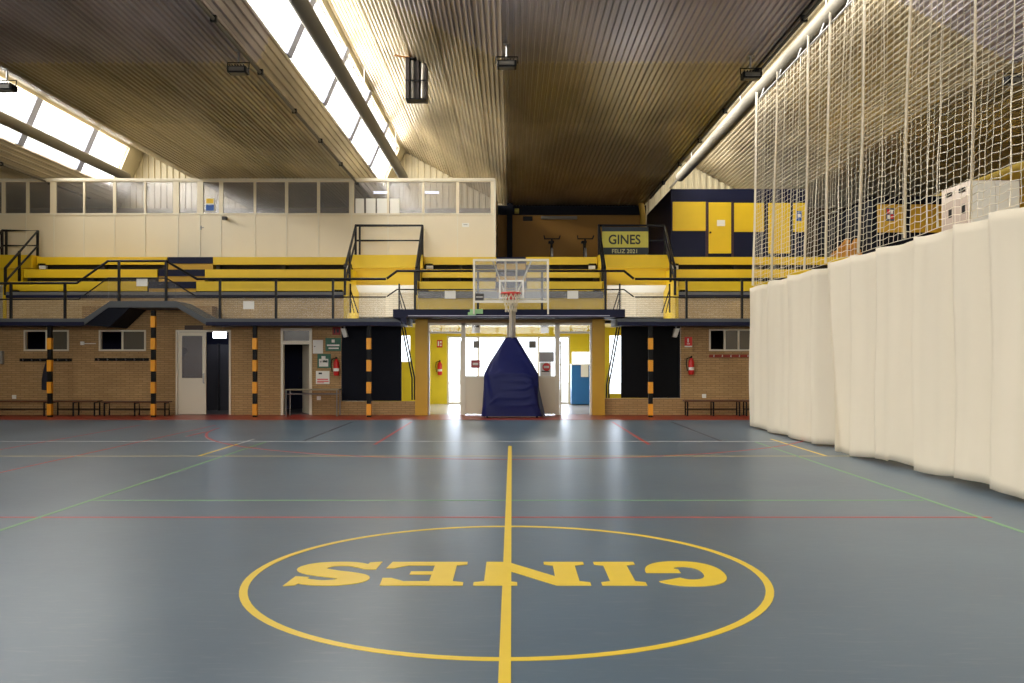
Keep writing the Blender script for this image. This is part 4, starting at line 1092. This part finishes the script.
# second booth and dark passage
q = MB(); x0, x1 = X(872, DP), X(948, DP)
q.box(x0, x1, DP, DP+.1, 4.45, Z(196, DP)); q.box(x0, x0+.1, DP+.1, YF-.3, 4.45, Z(196, DP)); q.box(x0, x1, DP+.1, YF-.3, Z(196, DP)-.1, Z(196, DP)); S(q.build('wall_booth', darknavy))
ypan2 = mat('ochre_panel', L(206, 162, 36), .5)
q = MB(); q.box(X(877, DP), X(904, DP), DP-.03, DP, Z(232.5, DP), Z(204.5, DP), .008); S(q.build('trim_booth_panel', ypan2))
q = MB(); q.box(X(910, DP), X(942, DP), DP-.03, DP, Z(232.5, DP), Z(204.5, DP), .008); S(q.build('trim_booth_panel', ypan2))
t = flat_sign('wall_crest', 886, 894, 208, 221, DP-.03, mat('crest_blue', L(90, 90, 104), .5), 'small blue and red crest on the ochre booth panel behind the netting', 'crest', marks=((.1,.45,.1,.45,redp),(.55,.9,.5,.85,redp),(.55,.85,.15,.45,paper),(.15,.45,.55,.85,paper)))
q = MB(); q.box(X(806, 31), 14.2, YF-.4, YF-.3, 4.45, ZV-.1); S(q.build('wall_passage_far', mat('brown_dark_wall', L(84, 66, 40), .7)))
q = MB(); q.box(X(833, 30), X(842, 30), 30, 30.03, Z(224, 30), Z(211, 30)); tag(q.build('hanging_sheet', paper), 'pale sheet hanging in the dark passage behind the netting', 'sheet')
q = MB(); q.box(X(854, 30), X(858.5, 30), 30, 30.03, Z(224, 30), Z(219, 30)); tag(q.build('wall_card', paper), 'small white card in the dark passage behind the netting', 'notice')
q = MB(); x = X(846, 27.5)
for k in range(9):
    a = k*.7; q.tube([(x-.3+.07*k, 27.5+.05*math.sin(a), 4.85+.12*abs(math.sin(a*1.3))), (x-.1+.06*k, 27.45, 5.02+.25*abs(math.sin(a)))], .05, 7)
q.tube([(x-.4, 27.5, 4.85), (x+.45, 27.5, 4.9)], .05, 8); q.box(x-.42, x+.45, 27.35, 27.7, 4.45, 4.84, .02)
tag(q.build('ball_bag', mat('orange_plastic', L(216, 150, 50), .5), smooth=True), 'heap of yellow and orange gear in the passage behind the netting', 'gear')

# side gallery platform right and white cabinet
q = MB(); q.box(9.9, 14.2, 19.5, 23.15, 3.6, 3.8); q.box(9.9, 14.2, 22.95, 23.15, 0, 3.6); q.box(9.9, 10.1, 19.5, 22.95, 0, 3.6); S(q.build('floor_side_gallery', concrete))
t = thing('metal_cabinet', 'tall white metal cabinet on the side gallery behind the netting', 'cabinet', (11.45, 21.7, 3.8))
x0, x1, ya, yb = 10.87, 12.05, 21.0, 22.4; zt_ = Z(180, 21.0)
q = MB(); q.box(x0, x1, ya, yb, 3.8, zt_, .01); q.build('body', mat('cabinet_body', L(206, 192, 178), .5), t)
q = MB(); q.box(x0+.02, (x0+x1)/2-.006, ya-.02, ya, 3.85, zt_-.03, .004); q.build('door', white, t)
q = MB(); q.box((x0+x1)/2+.006, x1-.02, ya-.02, ya, 3.85, zt_-.03, .004); q.build('door', white, t)
sgm = mat('cabinet_side', L(176, 158, 144), .5)
for k in range(2):
    q = MB(); y0_ = ya+.1+.65*k; q.box(x0-.015, x0, y0_, y0_+.56, 3.9, zt_-.35); q.build('side_panel', sgm, t)
    q = MB(); q.box(x0-.022, x0-.015, y0_+.1, y0_+.25, zt_-.75, zt_-.55); q.box(x0-.022, x0-.015, y0_+.1, y0_+.4, zt_-.22, zt_-.12); q.build('vent', black, t)

# ================================================================ basketball hoop
BD = 20.8; bx = X(511, BD)
t = thing('basketball_hoop', 'portable basketball hoop with glass backboard and blue padded cover', 'basketball hoop', (bx, 22.9, 0))
z0, z1 = Z(302.7, BD), Z(259, BD); xa, xb = X(473, BD), X(549, BD)
fr = .05
q = MB(); wall_holes(q, xa, xb, z0, z1, BD-.02, BD+.04, [(xa+fr, xb-fr, z0+fr, z1-fr)])
q.build('board_frame', creamf, t)
q = MB(); q.box(xa+fr, xb-fr, BD, BD+.012, z0+fr, z1-fr)
boardg = glass('board_glass', tint=(.86,.87,.88,1), gloss=.02, rough=.15, haze=.05, hazecol=(.62,.60,.56,1)); q.build('backboard', boardg, t)
sx0, sx1, sz0, sz1 = X(499, BD), X(524, BD), Z(298.5, BD), Z(280, BD)
q = MB(); wall_holes(q, sx0, sx1, sz0, sz1, BD-.008, BD, [(sx0+.04, sx1-.04, sz0+.04, sz1-.04)]); q.build('target_square', white, t)
for sx in (xa+.02, xb-.02):
    q = MB(); q.box(sx-.02, sx+.02, BD, BD+.05, z0-.27, z0, .006); q.build('lower_bracket', creamf, t)
q = MB(); q.box(X(475, BD), X(484, BD), BD-.004, BD, Z(301, BD), Z(293.5, BD)); st_ = q.build('board_sticker', darkgrey, t)
q = MB(); q.box(X(476, BD), X(483, BD), BD-.006, BD-.004, Z(297.4, BD), Z(296.6, BD)); q.build('sticker_line', white, st_)
# rear struts
q = MB()
for a in (505.5, 516.5): q.tube([(X(a, BD), BD+.06, z0+.03), (X(a, BD), BD+.06, z1-.03)], .022, 8)
for a, b in ((493, 504), (531, 518)): q.tube([(X(a, BD), BD+.05, z1-.05), (X(b, BD), BD+.5, Z(286, BD)-.1)], .018, 8)
q.tube([(X(505.5, BD), BD+.06, 3.05), (X(505.5, BD), BD+.5, 3.0)], .02, 8); q.tube([(X(516.5, BD), BD+.06, 3.05), (X(516.5, BD), BD+.5, 3.0)], .02, 8)
q.build('rear_strut', creamf, t)
polem = mat('pole_cream', L(206, 196, 170), .4)
q = MB(); px = X(512.5, 22); 
q.tube([(px, BD+.45, 3.05), (px, BD+.75, 2.95), (px, 23.75, 2.12), (px, 23.9, 1.6)], .075, 12, radii=[.06, .075, .085, .085]); q.build('boom_pole', polem, t, smooth=True)
q = MB(); q.tube([(px, BD+.45, 2.90), (px, 23.6, 2.02)], .03, 8); q.build('stay', polem, t)
rz = 3.05; ry = BD-.38
q = MB(); q.tube([(bx+.225*math.cos(a*math.pi/16), ry+.225*math.sin(a*math.pi/16), rz) for a in range(32)], .018, 8, closed=True)
q.box(bx-.09, bx+.09, BD-.03, BD-.01, rz-.12, rz+.02); q.tube([(bx-.07, BD-.02, rz-.02), (bx-.07, ry+.2, rz)], .012, 6); q.tube([(bx+.07, BD-.02, rz-.02), (bx+.07, ry+.2, rz)], .012, 6)
rim = q.build('rim', mat('rim_red', L(206, 48, 40), .4), t, smooth=True)
q = MB(); n = 12; levels = [(.22, 0), (.185, -.12), (.155, -.22), (.135, -.32), (.13, -.43)]
for k in range(n):
    for dirn in (1, -1):
        pts = [(bx+r*math.cos(2*math.pi*(k+dirn*.5*i)/n), ry+r*math.sin(2*math.pi*(k+dirn*.5*i)/n), rz+dz) for i, (r, dz) in enumerate(levels)]
        q.tube(pts, .007, 5)
q.build('net', mat('net_cord', L(220, 208, 180), .8), rim)
# padded cover
bd = 22.9
cm = mat('blue_vinyl_cover', L(15, 23, 82), .45, var=.12, scale=1.6, spec=.25)
prof = [(.05, 480.5, 543.5, .0), (.30, 482, 541, .0), (.75, 483.3, 539.3, .02), (1.13, 483.8, 539, .05), (1.17, 484.6, 538.2, .07), (1.45, 489.8, 532.3, .25), (1.75, 496.8, 525, .5), (2.04, 504, 518.3, .8), (2.09, 505, 517.5, .83), (2.11, 507, 515.5, .87)]
fine = []
for (a_, b_) in zip(prof, prof[1:]):
    n_ = max(1, int((b_[0]-a_[0])/.03))
    for k in range(n_): fine.append(tuple(a_[m_]+(b_[m_]-a_[m_])*k/n_ for m_ in range(4)))
prof = fine+[prof[-1]]
creases = [(.10, 1.25, .62, 1.02, .03), (.16, 1.05, .66, .78, .025), (-.05, .62, .52, .86, .028), (.02, .42, .48, .60, .022), (-.1, 1.5, .35, 1.62, .02), (.2, .3, .70, .42, .018), (-.62, .35, -.3, .62, .018), (-.5, 1.05, -.2, 1.3, .016)]
def crease(x, z):
    o = 0
    for (xa_, za_, xb_, zb__, amp) in creases:
        vx, vz = xb_-xa_, zb__-za_; l2 = vx*vx+vz*vz
        u = max(0, min(1, ((x-xa_)*vx+(z-za_)*vz)/l2)); dx_, dz_ = x-xa_-u*vx, z-za_-u*vz
        o += amp*math.exp(-(dx_*dx_+dz_*dz_)/(.03**2))*(1-abs(2*u-1)**3)
    return o
q = MB(); vs = []; fs = []; NS = 120
for i, (z, a, b, yo) in enumerate(prof):
    xl_, xr_ = X(a, bd), X(b, bd); y0_, y1_ = bd+yo*.55, bd+1.15-yo*.15
    cx_, cy_ = (xl_+xr_)/2, (y0_+y1_)/2; hx, hy = (xr_-xl_)/2, (y1_-y0_)/2
    for k in range(NS):
        an = 2*math.pi*k/NS; c_, s_ = math.cos(an), math.sin(an); p = 7
        wob = 1+.012*math.sin(an*5+z*4)+.01*math.sin(an*9+z*7)
        x__ = cx_+hx*math.copysign(abs(c_)**(2/p), c_)*wob
        vs.append((x__, cy_+hy*math.copysign(abs(s_)**(2/p), s_)*wob - (crease(x__-px, z) if s_ < 0 else 0), z))
for i in range(len(prof)-1):
    for k in range(NS): fs.append((i*NS+k, i*NS+(k+1) % NS, (i+1)*NS+(k+1) % NS, (i+1)*NS+k))
fs.append(tuple((len(prof)-1)*NS+k for k in range(NS))); fs.append(tuple(range(NS))[::-1])
q.add(vs, fs); cov = q.build('padded_cover', cm, t, smooth=True)
q = MB(); q.prism([(X(538, bd), .9), (X(545.5, bd), .06), (X(538, bd), .06)], 'y', bd+.1, bd+.75); q.build('cover_flap', mat('dark_vinyl', L(30, 32, 48), .5), t)
q = MB(); q.box(X(485, bd), X(540, bd), bd+.06, bd+1.1, .03, .09, .01); q.build('base_plate', creamf, t)
for a, yy in ((487, .1), (537, .1), (487, 1.0), (537, 1.0)):
    q = MB(); q.tube([(X(a, bd)-.025, bd+yy, .05), (X(a, bd)+.025, bd+yy, .05)], .045, 12); q.build('wheel', black, t)
q = MB()
pts = [P(503+1.4*k, 346.5-(k*.25)+(1.2 if k % 2 else 0), bd+.3) for k in range(9)]
q.tube([(p.x, bd+.42, p.z) for p in pts], .010, 5); q.build('cover_lettering', mat('pale_blue_print', L(110, 120, 160), .6), t)

# ================================================================ divider curtain (two cloths) and netting above
XC = 5.37
canvas = mat('cream_canvas', L(231, 221, 200), .75, var=.03, scale=1.5)
nt = canvas.node_tree; pb = nt.nodes['Principled BSDF']
tr = nt.nodes.new('ShaderNodeBsdfTranslucent'); tr.inputs['Color'].default_value = L(230, 214, 184)
ms = nt.nodes.new('ShaderNodeMixShader'); ms.inputs[0].default_value = .18
nt.links.new(pb.outputs[0], ms.inputs[1]); nt.links.new(tr.outputs[0], ms.inputs[2]); nt.links.new(ms.outputs[0], nt.nodes['Material Output'].inputs['Surface'])
folds = [19.75, 18.4, 17.0, 15.7, 14.9, 13.7, 12.9, 11.7, 10.6, 9.8, 8.7, 7.6, 6.6, 5.4]
def fold(y, z, seed):
    """x offset of the cloth: each fold bulges then snaps back at its edge"""
    o = 0
    for a, b in zip(folds, folds[1:]):
        if b <= y <= a:
            u = (a-y)/(a-b)
            o = -.08+.17*min(1, u/.93) if u < .93 else .09-.17*(u-.93)/.07
            o -= .03*math.sin(math.pi*u)
            break
    zz = z/3.12
    o += .012*math.sin(y*9.3+seed+.7*math.sin(z*1.3)) + .008*math.sin(y*17.1+seed*2+z*.5) + .012*math.sin(z*2.2+y*1.7)
    return o
def curtain(y0, y1, seed, dxf, lab, botf, edge=None):
    ny = int((y1-y0)/.045); nz = 26
    q = MB(); vs = []; fs = []
    for i in range(ny+1):
        y = y0+(y1-y0)*i/ny; zb_ = botf(y)
        for k in range(nz+1):
            z = zb_+(3.12+.015*math.sin(y*6)-zb_)*k/nz
            yy = min(y, edge(z)) if edge else y
            vs.append((XC+fold(y, z, seed)+dxf(y, z), yy, z))
    for i in range(ny):
        for k in range(nz): a = i*(nz+1)+k; fs.append((a, a+1, a+nz+2, a+nz+1))
    q.add(vs, fs)
    o = q.build('divider_curtain', canvas, smooth=False, fix=False, origin=(XC, (y0+y1)/2, .05))
    for p in o.data.polygons: p.use_smooth = True
    m_ = o.modifiers.new('thick', 'SOLIDIFY'); m_.thickness = .004
    tag(o, lab, 'curtain', 'cream divider curtains')
    return o
curtain(15.1, 19.78, 0, lambda y, z: 1.1*max(0, (15.55-y)), 'shorter far cream divider curtain beside the gallery', lambda y: .03+.012*math.sin(y*3))
curtain(4.6, 14.6, 2.1, lambda y, z: -.13 if y > 14.6 else -.13*max(0, 1-(14.6-y)/1.5), 'long near cream divider curtain at the right edge', lambda y: .05+.03*math.sin(y*2.6)+(.03 if y < 12.5 else 0), lambda z: 14.2+.30*z/3.12)

# netting
netm = mat('white_cord', L(228, 218, 196), .8, var=.04)
straps = [19.75, 18.3, 16.3, 15.2, 13.7, 12.1, 10.4, 8.8, 7.2, 5.6]
ys = []
for a, b in zip(straps, straps[1:]):
    n = int(round((a-b)/.155))
    for i in range(n):
        u = i/n; ys.append(a-(a-b)*(u-.12*math.sin(2*math.pi*u)/ (2*math.pi)*2))
ys.append(straps[-1])
zn0, zn1 = 3.17, 7.28; nzn = 44
def netx(y, z):
    u = (z-zn0)/(zn1-zn0)
    return XC+.02+.10*u + .025*math.sin(y*2.1+.6*math.sin(z))*(1-.6*abs(2*u-1)) + .012*math.sin(y*5.3+z*.8)
vs = []; fs = []
for i, y in enumerate(ys):
    for k in range(nzn+1):
        z = zn0+(zn1-zn0)*k/nzn - (.010*math.sin(y*3.3+k*.4)) + (.010 if i % 2 else -.010)*(0 if k in (0, nzn) else 1)
        vs.append((netx(y, z), y+.010*math.sin(k*1.1+i), z))
t = thing('safety_net', 'white mesh netting hanging from the roof above the cream curtain', 'netting', (XC, 12.6, 3.14))
q = MB(); NZ = nzn+1
for i in range(len(ys)): q.tube([vs[i*NZ+k] for k in range(NZ)], .0036, 4)
for k in range(NZ): q.tube([vs[i*NZ+k] for i in range(len(ys))], .0046, 4)
q.build('net_mesh', netm, t, fix=False)
strapm = mat('white_webbing', L(248, 242, 226), .7, var=.03)
for y in straps:
    w_ = .055 if y not in (19.75,) else .02
    q = MB(); pts = [(netx(y, zn0+(zn1-zn0)*k/10)-.02, zn0+(zn1-zn0+.2)*k/10) for k in range(11)]
    vs = []; fs = []
    for x_, z_ in pts: vs += [(x_-.03, y-.03, z_), (x_+.02, y+w_-.03, z_), (x_+.026, y+w_-.03, z_), (x_-.024, y-.03, z_)]
    for k in range(10):
        for j in range(4): fs.append((4*k+j, 4*k+(j+1) % 4, 4*k+4+(j+1) % 4, 4*k+4+j))
    q.add(vs, fs); q.build('strap', strapm, t)
for y in [19.2, 17.7, 17.2, 16.8, 15.8, 14.6, 14.2, 13.0, 11.5, 11.2, 9.6]:
    q = MB(); q.tube([(netx(y, zn0+(zn1-zn0)*k/10), y+.02*math.sin(k*1.7+y), zn0+(zn1-zn0)*k/10) for k in range(11)], .007, 5); q.build('cord', netm, t)
q = MB(); q.tube([(XC+.12, 5.4, zn1+.02), (XC+.12, 19.9, zn1+.02)], .02, 8); q.build('top_cable', steel, t)
# rings that carry the cable from the pipe
for i in range(12):
    y = 5.8+1.25*i; q = MB(); q.tube([(XC+.12, y, zn1+.02), (5.57, y, 6.18+EYE-.17)], .012, 5); q.build('hanger', steel, t)
